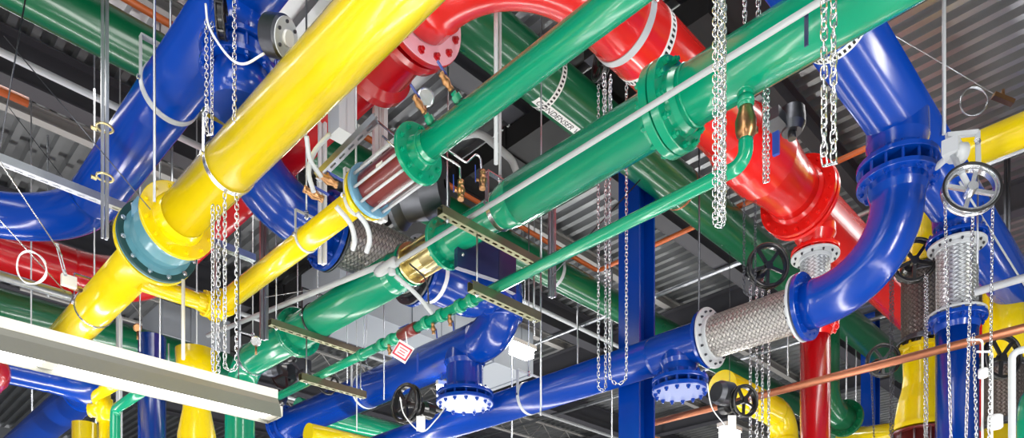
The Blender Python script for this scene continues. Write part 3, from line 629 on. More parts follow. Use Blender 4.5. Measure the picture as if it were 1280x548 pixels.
# copper and small lines
KX, KZ = 10.7, 3.88
pipe('copper_pipe', [W(KX, -2, KZ), W(KX, yA(785, KX), KZ), W(KX+1.2, yA(785, KX), KZ)], .055, 'copper', bend=.12, label='long copper pipe crossing the blue riser at lower right', seg=24)
pipe('white_pipe', [W(10.3, -2, 4.32), W(10.3, yA(1219, 10.3), 4.32)], .045, 'alu', label='pale grey pipe stub entering from the right edge over the blue pipe', seg=20)
q = P(1265, 441, d=6.6); pipe('grey_pipe', [q-Y*2.0+X*.0, q, Vector((q.x, q.y, .05))], .030, 'alu', bend=.06, label='grey pipe turning down at the right edge beside the green bend', seg=16)
for k, (px, tp) in enumerate(((1228, 425), (1240, 440))):
    q = P(px, tp, d=8.2); pipe('white_tube', [q+Vector((-.12,.12,.0)), q, Vector((q.x, q.y, .05))], .012, 'white', bend=.04, label='thin white tube right of the bright blue riser, %s' % ('the taller of two' if k == 0 else 'the shorter of two'), cat='tube', seg=10)
m = MB(); q = P(1229, 467, d=8.15); m.tube([q-Z*.05, q+Z*.05], .05, 16); q = P(1244, 540, d=8.1); m.tube([q-Z*.12, q+Z*.06], .07, 18); tag(m.build('instrument', 'white'), 'white round instruments on the thin tubes at right bottom', 'instrument') if False else None
for k, (px, py, rr2) in enumerate(((1229, 467, .05), (1244, 528, .075))):
    q = P(px, py, d=8.1); m = MB(); m.tube([q-Z*rr2, q-Z*rr2*.8, q+Z*rr2*.8, q+Z*rr2], [rr2*.8, rr2, rr2, rr2*.8], 18); m.tube([q-Vector((rr2*1.3,0,0)), q+Vector((rr2*1.3,0,0))], rr2*.5, 12)
    tag(m.build('instrument', 'white'), 'white round instrument on the thin tubes, %s' % ('upper small one' if k == 0 else 'lower larger one'), 'instrument')
pipe('orange_conduit', [W(-4, 9.66, 7.89), W(xB(747, 9.66), 9.66, 7.89), W(xB(747, 9.66), yA(1086, xB(747, 9.66)), 7.89)], .045, 'orange', bend=.12, label='orange conduit with a bend seen through the green pipes', cat='conduit', seg=14)
pipe('grey_pipe', [W(-6, 10.0, 4.22), W(xB(88, 10.0), 10.0, 4.22)], .055, 'galv', label='galvanised pipe along the left edge under the red pipe', seg=18)
pipe('orange_conduit', [W(-4, 11.4, 7.2), W(xB(35, 11.4), 11.4, 7.2)], .06, 'orange', label='orange conduit stub at the far left above the blue curve', cat='conduit', seg=14)

# ------------------------------------------------------------------ struts, rods and brackets
def vrod(px, d, y0, y1, r=.012, mat='galv', label='', name='threaded_rod', cat='rod', w=None):
    a = P(px, y1, d=d); top = min(DK+H-.03, P(px, y0, d=d).z if (y0 > 5 and d < 9.5 and y0 != 80) else DK+H-.03); m = MB()
    if w: 
        for s in (-1, 1): m.box(((a.x)+s*w*.36, a.y-s*w*.36, (a.z+top)/2), (w*.5, w*.5, top-a.z))
        m.box((a.x+.02, a.y+.02, (a.z+top)/2), (w*.5, w*.5, top-a.z))
    else: m.tube([a, Vector((a.x, a.y, top))], r, 10)
    return tag(m.build(name, mat), label, cat, 'hanging rods and struts')
s1 = vrod(131, 7.6, 0, 298, label='double upright strut in front of the huge blue pipe at left', w=.05, name='strut', cat='strut')
for yp in (160, 222):
    m = MB(); q = P(131, yp, d=7.55); ring = [q+Vector((math.cos(2*PI*k/20)*.075, math.sin(2*PI*k/20)*.075, 0)) for k in range(20)]
    m.tube(ring, .012, 8, closed=True); m.hexa(q+Vector((-.08,.08,0)), X, .02, .05); m.build('clamp', 'gold', s1)
vrod(193, 7.0, 0, 252, .012, label='thin upright rod crossing the huge blue pipe at left')
vrod(620, 7.6, 0, 205, .022, 'alu', label='tall silver rod at the top centre above the pipe clamp')
vrod(1180, 8.9, 0, 168, .022, 'alu', label='tall silver rod at upper right beside the huge blue pipe')
vrod(874, 10.5, 318, 402, .014, 'steel_dark', label='short dark rod above the long blue pipe near the braided hose')
vrod(1151, 13.5, 5, 200, label='dark perforated strut against the deck at upper right', w=.07, name='strut', cat='strut', mat='steel_dark')
vrod(1259, 13, 205, 300, label='dark strut behind the silver chain wheel', w=.07, name='strut', cat='strut', mat='steel_dark')
vrod(475, 9.0, 80, 277, label='bright white strut between the yellow and green pipes', w=.11, name='strut', cat='strut', mat='white')
vrod(403, 8.94, 150, 330, label='white strut left of the grey hoses in the middle cluster', w=.065, name='strut', cat='strut', mat='white')
vrod(330, 11.2, 278, 425, label='grey upright strut above the thinner yellow pipe', w=.08, name='strut', cat='strut', mat='galv')
vrod(690, 9.2, 235, 372, label='grey strut right of the central trapeze channels', w=.06, name='strut', cat='strut', mat='galv')
vrod(676, 9.2, 255, 520, .012, label='thin rod left of the central grey strut')
vrod(229, 8.6, 350, 450, .02, 'lamp_housing', label='cream upright rod over the lamp')
for k, (px, a, b, d) in enumerate(((39, 330, 410, 12), (175, 355, 440, 11), (200, 365, 452, 10.5), (246, 360, 450, 12), (211, 430, 470, 9), (480, 400, 500, 13), (150, 480, 530, 11), (372, 330, 420, 13), (434, 380, 480, 12), (446, 470, 540, 12), (560, 60, 160, 9), (656, 80, 380, 14), (668, 90, 420, 15), (1222, 210, 330, 9.4))):
    where = ['above the left lamp end', 'right of the big yellow pipe above the lamp', 'second from the big yellow pipe above the lamp', 'left of the hanging chains above the lamp', 'close over the lamp', 'behind the paper tag', 'under the lamp beside the green riser', 'behind the thinner yellow pipe', 'behind the left trapeze', 'left of the black hand wheel', 'below the red flange', 'in the dark area centre top', 'second in the dark area centre top', 'beside the silver chain wheel'][k]
    vrod(px, d, a, b, .011, 'galv' if k % 3 else 'alu', label='thin hanger rod %s' % where)
# long horizontal struts
m = strut_channel(W(-6, 9.4, 5.2), W(xB(318, 9.4), 9.4, 5.2), .09, .085); m.beam(W(-6, 9.4, 5.163), W(xB(318, 9.4), 9.4, 5.163), .084, .006); tag(m.build('cross_strut', 'galv'), 'long steel channel crossing the left side over the huge blue pipe', 'channel')
hanger(W(YX, 7.28, YZ), Y, YR, 8.95, 'silver clamp hanger on a thick white rod round the big yellow pipe', mat='zinc', w=.06, rod='white', rr=.027)
hanger(W(YX, yA(118, YX), YZ), Y, YR, 8.95, 'thin clamp hanger round the big yellow pipe just below the rubber joint', mat='zinc', w=.04)
hanger(W(SX, yA(383, SX), SZ), Y, .13, 8.95, 'small clamp round the thinner yellow pipe, left of the bronze valves', mat='alu', w=.035)
hanger(W(SX, yA(445, SX), SZ), Y, .13, 8.95, 'small clamp round the thinner yellow pipe beside the blue end plate', mat='alu', w=.045)

# small hardware seen against the roof and pipes
m = MB(); q = P(1008, 36, d=5.6); m.beam(q+Z*.12, q-Z*.13, .03, .012); m.hexa(q+Z*.1, X, .012, .03); tag(m.build('strap', 'navy'), 'short dark blue strap end hanging over the large green pipe near the top', 'strap')
sb = root('support_bracket', P(1210, 168, d=8.0), 'white square bracket holding the grey gear operator at the right', 'bracket')
m = MB(); pts = [P(1183, 170, d=8.2), P(1222, 166, d=8.2), P(1223, 205, d=8.1)]
for a, b in zip(pts, pts[1:]): m.beam(a, b, .05, .05)
m.build('frame', 'alu', sb); m = MB(); m.hexa(P(1222, 176, d=8.1), X, .03, .06); m.build('nut', 'zinc', sb)
m = MB(); q = P(1254, 124, d=9.5); m.beam(q+Vector((-.09,.09,.05)), q+Vector((.09,-.09,-.05)), .07, .06); m.tube([q, q+Z*.12], .02, 10); tag(m.build('wire_clamp', 'brass'), 'brass clamp at the end of the diagonal wire at the upper right', 'clamp')
for k, (px, py, d_, rr_, lb) in enumerate(((532, 122, 7.6, .085, 'round silver gauge behind the two bronze valves on the medium green pipe'), (320, 427, 10.5, .07, 'small silver fitting beside the large green bend'), (172, 410, 11.2, .06, 'small brass fitting on the rods above the lamp'))):
    q = P(px, py, d=d_); g_ = root('gauge', q, lb, 'gauge'); m = MB(); ax_ = Vector((-.4,-.75,-.5)).normalized(); m.lathe(q, ax_, [(-.03,0),(-.03,rr_),(.02,rr_),(.025,rr_*.85),(.012,rr_*.8),(.012,0)], 24); m.build('case', 'zinc' if k < 2 else 'brass', g_)
    m = MB(); m.tube([q-Z*rr_, q-Z*(rr_+.12)], .014, 10); m.build('stem', 'brass', g_)
for k, (a, b) in enumerate((((498, 348), (515, 312)), ((340, 480), (372, 505)))): pass
pipe('gauge_tube', [P(470, 150, d=8.2), P(500, 176, d=8.2), P(540, 176, d=8.2)], .012, 'zinc', bend=.04, label='thin steel tube passing behind the green flange', cat='tube', seg=8)
pipe('grey_pipe', [P(560, 175, d=10.5), P(600, 165, d=10.5), P(640, 200, d=10.5), P(655, 240, d=10.5)], .05, 'conduit', bend=.25, label='curved grey pipe in the dark gap above the large green pipe', cat='pipe', seg=16)
cl = root('actuator', P(345, 486, d=15.5), 'dark valve actuator cluster left of the blue pipe end beside the lamp', 'actuator')
for k, (px, py, sz) in enumerate(((338, 462, .35), (362, 448, .28), (380, 470, .3), (346, 500, .4))):
    q = P(px, py, d=15.6); m = MB(); m.lathe(q, Vector((.5,-.6,.2*k)), [(-sz*.5,0),(-sz*.5,sz*.35),(-sz*.1,sz*.45),(sz*.2,sz*.45),(sz*.5,sz*.3),(sz*.5,0)], 20); m.build('housing', 'black' if k % 2 else 'steel_dark', cl)
m = MB(); m.tube([P(338,462,d=15.6), P(362,448,d=15.6), P(380,470,d=15.6), P(346,500,d=15.6)], .05, 10); m.build('linkage', 'steel_dark', cl)
# wires
def wire(a, b, r, label, mat='steel_dark', pts=None, cat='wire'):
    m = MB(); m.tube(pts or [a, b], r, 8); return tag(m.build('wire', mat), label, cat, 'bracing wires and cables')
wire(P(-5, 195, d=6.5), P(78, 320, d=8.0), .007, 'bright bracing wire from the left edge to the turnbuckle', 'zinc')
wire(P(-5, 270, d=6.5), P(88, 372, d=9.0), .006, 'lower bracing wire from the left edge past the coil', 'zinc')
wire(P(5, 45, d=7), P(188, 262, d=7.6), .006, 'dark bracing wire crossing the upper left corner', 'steel_dark')
wire(P(33, -8, d=7), P(0, 185, d=7), .007, 'near upright wire at the top left', 'steel_dark')
wire(P(1108, 38, d=9.6), P(1250, 122, d=9.6), .006, 'diagonal bracing wire at upper right by the coil', 'galv')
wire(P(690, 345, d=8.9), P(800, 225, d=9.9), .008, 'diagonal dark wire under the large green pipe', 'steel_dark')
wire(P(330, 372, d=10.8), P(480, 348, d=10.8), .005, 'nearly level thin wire behind the yellow pipe', 'galv')
wire(P(100, 250, d=12), P(0, 120, d=12), .006, 'second dark wire behind the first at upper left', 'steel_dark')
def coil(c, r, ax, label, n=3, rr=.006, mat='white'):
    m = MB(); c = Vector(c); ax = Vector(ax).normalized(); a0 = ax.cross(Z).normalized(); b0 = ax.cross(a0)
    pts = [c+(a0*math.cos(2*PI*k/28)+b0*math.sin(2*PI*k/28))*r*(1+.04*math.sin(k*.7))+ax*.012*math.sin(k*.19) for k in range(28*n)]
    m.tube(pts, rr, 6); return tag(m.build('cable_coil', mat), label, 'cable coil')
coil(P(39, 335, d=7.6), .155, Vector((.7,.7,.2)), 'white coiled cable hanging in front of the red pipe at left', 3, .007)
coil(P(1217, 127, d=9.5), .17, Vector((.7,.7,.1)), 'grey coil of wire hanging at the upper right', 3, .006, 'galv')
tb = root('turnbuckle', P(75, 325, d=7.9), 'steel turnbuckle with a yellow tagged bracket above the big yellow pipe', 'turnbuckle')
m = MB(); a = P(71, 305, d=7.9); b = P(82, 345, d=8.1); m.tube([a+X*.012, b+X*.012], .007, 8); m.tube([a-X*.012, b-X*.012], .007, 8); m.tube([a, a*.8+b*.2], .014, 8); m.tube([a*.2+b*.8, b], .014, 8); m.build('body', 'galv', tb)
m = MB(); m.box(P(86, 352, d=8.3), (.15,.06,.12)); m.build('bracket', 'lamp_housing', tb); m = MB(); m.tube([P(88, 358, d=8.4), P(100, 362, d=8.6)], .035, 12); m.build('bolt', 'brass', tb)
# flexible grey hoses in the middle cluster
def flexc(pts, r, label, mat='conduit'):
    # smooth catmull curve
    out = []; p = [Vector(q) for q in pts]; p = [p[0]*2-p[1]]+p+[p[-1]*2-p[-2]]
    for i in range(1, len(p)-2):
        for k in range(8):
            t = k/8; out.append(.5*((2*p[i])+(-p[i-1]+p[i+1])*t+(2*p[i-1]-5*p[i]+4*p[i+1]-p[i+2])*t*t+(-p[i-1]+3*p[i]-3*p[i+1]+p[i+2])*t**3))
    out.append(p[-2]); m = MB(); m.tube(out, [r*(1+.05*(k % 2)) for k in range(len(out))], 14); return tag(m.build('flexible_conduit', mat), label, 'flexible conduit')
flexc([P(383, 170, d=6.3), P(388, 200, d=6.4), P(402, 222, d=6.5)], .020, 'straight grey flexible conduit beside the white strut')
flexc([P(412, 168, d=6.6), P(393, 190, d=6.5), P(386, 215, d=6.4), P(392, 240, d=6.4)], .020, 'bowed grey flexible conduit from the bracket to the bronze valve')
flexc([P(420, 258, d=7.6), P(438, 280, d=7.7), P(443, 300, d=7.8), P(441, 312, d=7.9)], .026, 'silver flexible conduit hanging from the thinner yellow pipe, left one', 'alu')
flexc([P(446, 266, d=7.6), P(458, 282, d=7.7), P(462, 300, d=7.8), P(458, 316, d=7.9)], .026, 'silver flexible conduit hanging from the thinner yellow pipe, right one', 'alu')
flexc([P(494, 345, d=7.6), P(520, 368, d=7.7), P(540, 392, d=7.9)], .022, 'grey flexible conduit crossing the half hidden braided hose')
flexc([P(512, 330, d=7.3), P(532, 350, d=7.3), P(536, 380, d=7.5)], .008, 'thin black cable dangling over the half hidden braided hose', 'rubber')
flexc([P(257, 5, d=6.5), P(262, 35, d=6.5), P(285, 70, d=6.5), P(305, 80, d=6.5), P(330, 67, d=6.4)], .010, 'white cable sagging across the blue valve at the top', 'white')
# bracket assembly behind the yellow pipe
bk = root('bracket', P(430, 190, d=7.2), 'slotted steel bracket behind the big yellow pipe', 'bracket')
m = strut_channel(P(397, 222, d=7.2), P(470, 148, d=7.0), .07, .06); m.build('rail', 'galv', bk)
m = MB(); m.box(P(428, 140, d=8.0), (.22,.22,.55)); m.build('junction_box', 'alu', bk)
for k, (a, b) in enumerate((((405, 240), (378, 228)), ((384, 248), (358, 240)))): pass
ballvalve(P(410, 225, d=6.6), Vector((1,-.3,-.3)), Z, .07, 'bronze valve on top of the thinner yellow pipe, upper one')
ballvalve(P(392, 243, d=6.5), Vector((1,-.3,-.3)), Z, .07, 'bronze valve on top of the thinner yellow pipe, lower one')
ballvalve(P(576, 238, d=7.0), Z, Vector((-.7,.7,0)), .07, 'bronze gauge valve with blue lever above the trapeze channel, left one')
ballvalve(P(603, 225, d=7.3), Z, Vector((-.7,.7,0)), .07, 'bronze gauge valve with blue lever above the trapeze channel, right one')
pipe('gauge_tube', [P(545, 190, d=6.9), P(575, 208, d=7.0), P(576, 248, d=7.0)], .010, 'zinc', bend=.04, label='bent steel gauge tube to the left gauge valve', cat='tube', seg=10)
pipe('gauge_tube', [P(560, 188, d=7.1), P(583, 204, d=7.2), P(600, 188, d=7.3), P(603, 230, d=7.3)], .010, 'zinc', bend=.04, label='bent steel gauge tube to the right gauge valve', cat='tube', seg=10)
pipe('gauge_tube', [P(478, 170, d=6.9), P(500, 190, d=6.9)], .010, 'zinc', label='pale tube beside the upper strainer end', cat='tube', seg=10)
# grey ball-shaped pump housing behind strainer
m = MB(); q = P(522, 235, d=9.0); m.lathe(q, Vector((-.5,.8,0)), [(-.35,.05),(-.33,.28),(-.1,.36),(.15,.36),(.25,.44),(.30,.44),(.30,.05)], 40); tag(m.build('dark_housing', 'steel_dark'), 'dark round housing behind the red strainer', 'pump housing')
# valve gear below red, centre
wv = root('butterfly_valve', P(750, 75, d=8.2), 'black geared valve glimpsed left of the broad silver strap', 'valve')
wheel(wv, P(752, 80, d=8.4), Vector((.9,-.4,0)), .17, 'black')
m = MB(); m.box(P(745, 68, d=8.6), (.2,.2,.15)); m.build('gear_box', 'black', wv)
vv = root('limit_switch', P(985, 150, d=9.3), 'dark grey round switch box on top of the red valve body', 'switch box')
m = MB(); q = P(990, 152, d=9.2); m.lathe(q, Z, [(-.14,0),(-.14,.12),(-.05,.16),(.02,.16),(.14,.15),(.14,0)], 28); m.box(q+Vector((-.22,.1,-.05)), (.3,.2,.14)); m.build('housing', 'steel_dark', vv)
m = MB(); m.tube([q-Z*.14, q-Z*.22], .05, 14); m.build('stem', 'black', vv)

# box under the large green pipe
m = MB(); q = P(596, 322, d=9.0); m.box(q, (.58,.08,.42), ((X-Y*.2).normalized(), (Y+X*.2).normalized(), Z)); m.box(q+X*.5, (.3,.06,.46)); o = tag(m.build('control_box', 'navy'), 'dark blue plate box under the large green pipe', 'control box')
m = MB(); 
for dx in (-.12, .12): m.ball(q+Vector((-.31, -.1, dx)), .02, 8)
m.build('screw', 'zinc', o)

# ------------------------------------------------------------------ hand-wheel valves
def wheelvalve(px, py, d, R, ax, label, mat='black', box=True, stem=None):
    c = P(px, py, d=d); o = root('wheel_valve', c, label, 'valve'); ax = Vector(ax).normalized()
    wheel(o, c, ax, R, mat, 5)
    m = MB(); m.tube([c, c+ax*.28], .028, 12); m.lathe(c+ax*.22, ax, [(0,0),(0,.08),(.05,.10),(.16,.10),(.18,.06),(.18,0)], 20); m.build('gear_box', 'black', o); return o
v1 = wheelvalve(508, 505, 8.6, .215, (1,.08,0), 'black hand wheel with white tag below the blue pipe')
m = MB(); q = P(526, 530, d=8.5); m.box(q, (.10,.01,.17), ((X-Y).normalized(), (X+Y).normalized(), Z)); m.build('tag_plate', 'label_white', v1)
v2 = wheelvalve(960, 333, 9.9, .27, (.6,.8,.1), 'black chain wheel above the large braided hose')
v3 = wheelvalve(930, 502, 9.3, .19, (.35,1,.1), 'black hand wheel with white tag right of the blue blind flange')
m = MB(); q = P(915, 528, d=9.1); m.box(q, (.10,.01,.16), ((X-Y).normalized(), (X+Y).normalized(), Z)); m.build('tag_plate', 'label_white', v3)
m = MB(); q = P(904, 492, d=9.4); m.lathe(q, Vector((.9,-.3,.0)), [(-.12,0),(-.12,.12),(-.06,.15),(.1,.15),(.12,.13),(.12,0)], 24); m.build('actuator', 'steel_dark', v3)
v4 = wheelvalve(1143, 326, 11.0, .30, (.8,.5,.1), 'black chain wheel in front of the upright yellow pipe')
v5 = wheelvalve(1104, 451, 11.6, .24, (.8,.6,.1), 'black chain wheel on the end of the dark green pipe')
v6 = wheelvalve(1252, 447, 10.5, .29, (.55,.8,.1), 'black chain wheel at the right edge before the yellow riser')
v7 = wheelvalve(358, 468, 17.0, .36, (.7,.7,.1), 'dark geared valve on the left end of the blue pipe')
m = MB(); m.box(P(374, 462, d=17.0), (.4,.4,.4)); m.build('actuator', 'steel_dark', v7)
v8 = wheelvalve(411, 481, 15.3, .20, (.7,.7,.1), 'small black wheel peeping above the blue pipe left part')
# loose cable below wheel v1
flexc([P(500, 497, d=8.4), P(506, 520, d=8.4), P(527, 540, d=8.4), P(545, 525, d=8.4), P(556, 510, d=8.6)], .007, 'white cable looping from the lower hand wheel', 'white')
flexc([P(884, 480, d=9.2), P(890, 510, d=9.2), P(906, 532, d=9.2)], .007, 'white cable hanging beside the blue blind flange', 'white')
# paper tag
tg = root('paper_tag', P(504, 438, d=8.0), 'white tag with red frame hanging under the small green pipe', 'tag')
c = P(503, 440, d=8.15); r_ = (X-Y).normalized(); t_ = (X+Y).normalized(); rot = Matrix.Rotation(math.radians(32), 3, t_); a_ = rot @ r_; u_ = rot @ Z
m = MB(); m.box(c, (.19, .004, .20), (a_, t_, u_)); m.build('card', 'label_white', tg)
m = MB(); 
for s in (-1, 1): m.box(c-t_*.004+a_*s*.078, (.018,.004,.15), (a_, t_, u_)); m.box(c-t_*.004+u_*s*.066, (.17,.004,.018), (a_, t_, u_))
for k, ww in enumerate((.10, .07, .09)): m.box(c-t_*.004+u_*(.03-.03*k), (ww,.004,.010), (a_, t_, u_))
m.build('red_frame', 'tag_red', tg)
m = MB(); m.tube([c+u_*.1, P(507, 415, d=8.15)], .006, 6); m.build('string', 'white', tg)
m = MB(); m.beam(P(522, 442, d=8.2), P(522, 468, d=8.2), .022, .01); tag(m.build('lever', 'handle_blue'), 'hanging blue valve lever beside the paper tag', 'lever')

# ------------------------------------------------------------------ chains
def strand(px, y0, y1, d, px1=None):
    a = P(px, y0, d=d); b = P(px1 if px1 else px, y1, d=d); return [a, b]
def loop(pxa, pxb, y0, y1, d):
    a = P(pxa, y1, d=d); b = P(pxb, y1, d=d); return loop_path(a, b, P(pxa, y0, d=d).z, a.z)
chain('thick double chain hanging at the top right of centre over the green pipe', [loop(894, 905, -30, 282, 4.8), loop(900, 903, -30, 275, 4.75)], .037, .0165, .0045)
chain('heavy twisted chain hanging in front of the huge blue pipe', [loop(1030, 1042, -30, 205, 4.6)], .060, .019, .006, jit=.6)
chain('short chain behind the bronze check valve', [loop(955, 960, 110, 228, 6.3)], .034, .013, .004)
chain('chain beside the blue valve at the top left', [loop(258, 265, 28, 168, 6.7)], .040, .014, .0042)
chain('single bright chain at the top left right of the white rod', [strand(293, -20, 150, 6.6)], .046, .017, .005)
chain('chain loop below the big yellow pipe, left pair', [loop(266, 273, 260, 466, 6.95)], .044, .0165, .0048)
chain('chain loop below the big yellow pipe, right pair', [loop(281, 296, 245, 462, 6.9)], .044, .0165, .0048)
chain('long chain loop before the blue column, right pair', [loop(762, 783, 105, 478, 9.0)], .044, .016, .005)
chain('long chain loop before the blue column, left pair', [loop(748, 757, 100, 487, 9.1)], .044, .015, .0046)
chain('chain at the top beside the big red strap', [loop(755, 763, 95, 160, 7.2)], .040, .015, .0046)
chain('chain pair behind the big braided hose, left loop', [loop(938, 946, 360, 600, 10.6)], .050, .018, .0055)
chain('chain pair behind the big braided hose, right loop', [loop(953, 961, 350, 600, 10.6)], .050, .018, .0055)
chain('fine dark chain in front of the dark green pipe left of the black wheel', [loop(930, 944, 250, 368, 8.8)], .036, .013, .004, 'steel_dark')
chain('long chain below the silver chain wheel, left side', [strand(1181, 246, 560, 7.9, 1189)], .036, .014, .0044)
chain('long chain below the silver chain wheel, over the blue riser edge', [strand(1216, 270, 560, 7.9, 1207)], .036, .015, .0046)
chain('long chain below the silver chain wheel, right side', [strand(1241, 240, 480, 7.9, 1238), strand(1238, 480, 560, 7.9, 1236)], .036, .014, .0044)
chain('chain hanging over the dark upright hose', [loop(1156, 1159, 345, 560, 10.5)], .044, .012, .004)
chain('dark chain hanging left of the yellow reducer', [loop(1113, 1116, 345, 545, 10.8)], .044, .014, .0046, 'steel_dark')
chain('chain at bottom right crossing the bright blue riser edge', [strand(1217, 420, 560, 8.1, 1221)], .036, .013, .0042)
chain('chain before the far blue column', [strand(1089, 462, 560, 10.9, 1093)], .044, .012, .004, 'steel_dark')
for k, (px, y0, y1) in enumerate(((948, 0, 20), (931, 0, 22))): chain('short chain end at the top edge above the large green pipe, %s one' % ('right' if k == 0 else 'left'), [strand(px, -30, y1+8, 6.0)], .044, .017, .005)

# ------------------------------------------------------------------ lamps
def batten(x0, x1, y, z, label, seams=(), w=.24, glow='tube_glow'):
    o = root('fluorescent_lamp', W((x0+x1)/2, y, z), label, 'lamp', 'hanging fluorescent lamps')
    m = MB(); L = x1-x0; xc = (x0+x1)/2
    m.box(W(xc, y, z+.10), (L, .12, .07))                                    # gear tray
    m.build('housing', 'lamp_housing', o)
    m = MB()
    for s in (-1, 1):
        vs = [W(xx, y+s*a, z+b) for xx in (x0, x1) for a, b in ((.05, .075), (w/2-.03, .01), (w/2, -.10), (w/2-.008, -.10))]
        m.add(vs, [(0,1,5,4), (1,2,6,5), (2,3,7,6)])
    for xx in (x0, x1): m.add([W(xx, y-w/2, -.10+z), W(xx, y-w/2+.03, .01+z), W(xx, y-.05, .075+z), W(xx, y+.05, .075+z), W(xx, y+w/2-.03, .01+z), W(xx, y+w/2, -.10+z)], [(0,1,2,3,4,5)])
    m.build('reflector', 'reflector', o)
    edges = [x0+.02]+list(seams)+[x1-.02]
    for a, b in zip(edges, edges[1:]):
        for s in (-1, 1):
            m = MB(); m.tube([W(a+.04, y+s*.045, z-.065), W(b-.04, y+s*.045, z-.065)], .02, 14); m.build('tube', glow, o)
    for xx in edges: m = MB(); m.box(W(xx, y, z-.04), (.09, w-.06, .08)); m.build('end_socket', 'lamp_housing', o)
    for xx in (x0+.3, x1-.3): m = MB(); m.tube([W(xx, y, z+.13), W(xx, y, 3.1)], .005, 6); m.build('suspension_wire', 'steel_dark', o)
    return o
FY = 5.6; FZ = 1.95
batten(-4.6, xB(343, FY), FY, FZ, 'long hanging fluorescent lamp at the lower left', [xB(62, FY)])
def spot_lamp(px, py, d, w, label):
    o = root('bay_lamp', P(px, py, d=d), label, 'lamp', 'bright bay lamps'); c = P(px, py, d=d)
    m = MB(); m.box(c+Z*.10, (w*1.5, w*.5, .08)); m.build('housing', 'lamp_housing', o)
    m = MB(); m.box(c-Z*.03, (w*1.1, w*.5, .17)); m.build('lit_panel', 'lamp_glow', o)
    m = MB(); m.tube([c+Z*.13, Vector((c.x, c.y, DK+H-.6))], .006, 6); m.build('suspension_wire', 'steel_dark', o)
spot_lamp(652, 438, 14.2, .42, 'dazzling white lamp between the two blue pipes at the centre')
spot_lamp(912, 542, 13.4, .38, 'dazzling white lamp at the bottom edge right of the blue blind flange')
spot_lamp(552, 487, 13.2, .14, 'small bright lamp showing between the black hand wheel and blind flange')

# ------------------------------------------------------------------ ducts and background steel
def duct(p0, p1, w, h, label, seams=1.2):
    m = MB(); a = Vector(p0); b = Vector(p1); m.beam(a, b, w, h); t = (b-a); L = t.length; t.normalize(); n = t.cross(Z); k = seams/2
    while k < L:
        m.box(a+t*k, (.05, w+.06, h+.06), (t, n, Z)); k += seams
    return tag(m.build('air_duct', 'duct'), label, 'duct')
def bx(px, y): return xB(px, y)
duct(W(bx(655, 15.5), 15.5, 4.35), W(bx(752, 15.5), 15.5, 4.35), 1.0, .75, 'white square duct below the long blue pipe, centre bottom')
duct(W(bx(400, 13.5), 13.5, 7.38), W(bx(640, 13.5), 13.5, 7.38), 1.5, 1.1, 'wide pale grey duct behind the paper tag and blue pipe')
duct(W(bx(215, 15.5), 16.6, 6.9), W(bx(300, 15.5), 16.6, 6.9), 1.2, .7, 'pale grey duct above the lamp behind the hanging chains')

o = duct(W(9.0, -3, 8.1), W(9.0, 24, 8.1), 1.5, .34, 'matt black duct against the roof behind the large green pipe'); o.data.materials[0] = MATS['black_matt']
for k, (a, b, lb) in enumerate(((W(14.6, -4, 8.25), W(14.6, 30, 8.25), 'thin pipe on the roof deck, nearer of two'), (W(19.5, -4, 8.25), W(19.5, 30, 8.25), 'thin pipe on the roof deck, further of two'))):
    pipe('sprinkler_pipe', [a, b], .05, 'galv', label=lb+' running down left', seg=12)
for k, (yy, zz, xa, xb_) in enumerate(((12.0, 8.1, -3, 30), (16.2, 7.6, -3, 30), (19.5, 7.2, -3, 34))):
    pipe('sprinkler_pipe', [W(xa, yy, zz), W(xb_, yy, zz)], .05, 'alu', label='thin pale pipe high at the back running down right, %s from the front' % ('first', 'second', 'third')[k], seg=12)
for k, (px, y0, y1, d) in enumerate(((1058, 430, 520, 17), (1070, 430, 530, 18), (600, 400, 470, 15), (640, 470, 548, 15), (300, 380, 440, 14), (270, 380, 440, 13), (120, 470, 548, 16), (40, 500, 548, 16), (60, 330, 372, 13), (215, 290, 330, 12), (722, 430, 500, 17), (765, 430, 548, 17), (985, 420, 470, 16))):
    vrod(px, d, y0, y1, .018, 'galv', label='far hanging rod ' + ('right of the dark red riser', 'before the far blue column', 'behind the bent blue pipe', 'below the bright lamp', 'behind the hanging chains', 'second behind the hanging chains', 'in the bottom left under the lamp', 'at the far bottom left', 'behind the white coil', 'behind the rubber joint', 'above the long blue pipe', 'left of the near blue column foot', 'behind the braided hose')[k])
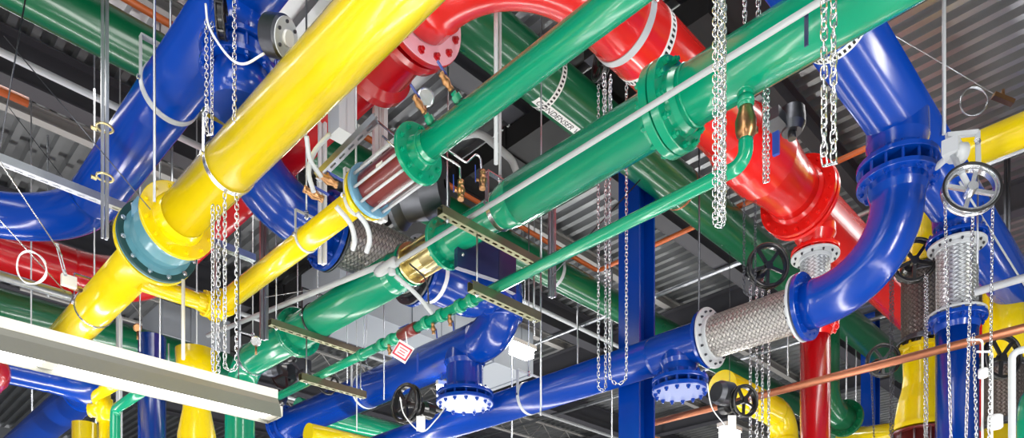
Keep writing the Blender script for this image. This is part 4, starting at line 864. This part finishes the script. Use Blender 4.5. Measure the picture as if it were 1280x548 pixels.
def truss(y, x0, x1, z, h, label):
    o = root('bar_joist', W((x0+x1)/2, y, z), label, 'joist')
    m = MB(); m.beam(W(x0, y, z), W(x1, y, z), .10, .05); m.build('bottom_chord', 'beam_pale', o)
    m = MB(); m.beam(W(x0, y, z+h), W(x1, y, z+h), .10, .05); m.build('top_chord', 'beam_pale', o)
    m = MB(); x = x0; k = 0; pts = []
    while x < x1: pts.append(W(x, y, z+(h if k % 2 else 0))); x += h; k += 1
    m.tube(pts, .018, 6); m.build('web', 'beam_pale', o)
truss(19.8, 4, 34, DK-.85, .7, 'open steel joist at the back above the far blue column')
truss(24.5, 4, 34, DK-.85, .7, 'furthest open steel joist at the back')
# ------------------------------------------------------------------ light
w = bpy.data.worlds.new('World'); bpy.context.scene.world = w; w.use_nodes = True
w.node_tree.nodes['Background'].inputs['Color'].default_value = (.93, .96, 1, 1); w.node_tree.nodes['Background'].inputs['Strength'].default_value = .17
def area(loc, sx, sy, e, rot=(0,0,0), col=(1,.98,.95)):
    l = bpy.data.lights.new('fill_light', 'AREA'); l.shape = 'RECTANGLE'; l.size = sx; l.size_y = sy; l.energy = e; l.color = col  # unseen area light, added without a lamp fixture
    o = bpy.data.objects.new('fill_light', l); COL.objects.link(o); o.location = loc; o.rotation_euler = rot; return o
for yy, zz, e in ((-2.0, .3, 600), (3.2, .2, 520), (8.0, .2, 520), (13.5, .3, 900), (19, .3, 1300)):      # unseen strips for tube lamp rows, added to light pipe undersides and deck
    area(W(9, yy, zz), 30, .3, e, (PI, 0, 0))
for yy in (3.6, 11.6): area(W(12, yy, 8.0), 30, .4, 240, (0, 0, 0))
area(W(-3.5, 2.0, 6.0), 5, 3, 350, (0, math.radians(-60), 0))

area((5.5, -5.0, 4.2), 1.2, 5, 420, (math.radians(80), 0, math.radians(-40)))  # unseen fill added at front right to brighten the blue risers
area((-5.0, 5.0, 3.6), 1.2, 5, 200, (math.radians(80), 0, math.radians(-60)))
cam = bpy.data.cameras.new('Camera'); co = bpy.data.objects.new('Camera', cam); COL.objects.link(co)
co.location = (0, 0, H); co.rotation_euler = (PI/2, 0, -PI/4)
cam.sensor_width = 36; cam.lens = 36*F/1280; cam.shift_y = (CY-274)/1280; cam.clip_end = 200
sc = bpy.context.scene; sc.camera = co
sc.view_settings.view_transform = 'Standard'; sc.view_settings.look = 'None'; sc.view_settings.gamma = 1; sc.view_settings.use_curve_mapping = False
sc.view_settings.exposure = .44
sc.cycles.max_bounces = 6
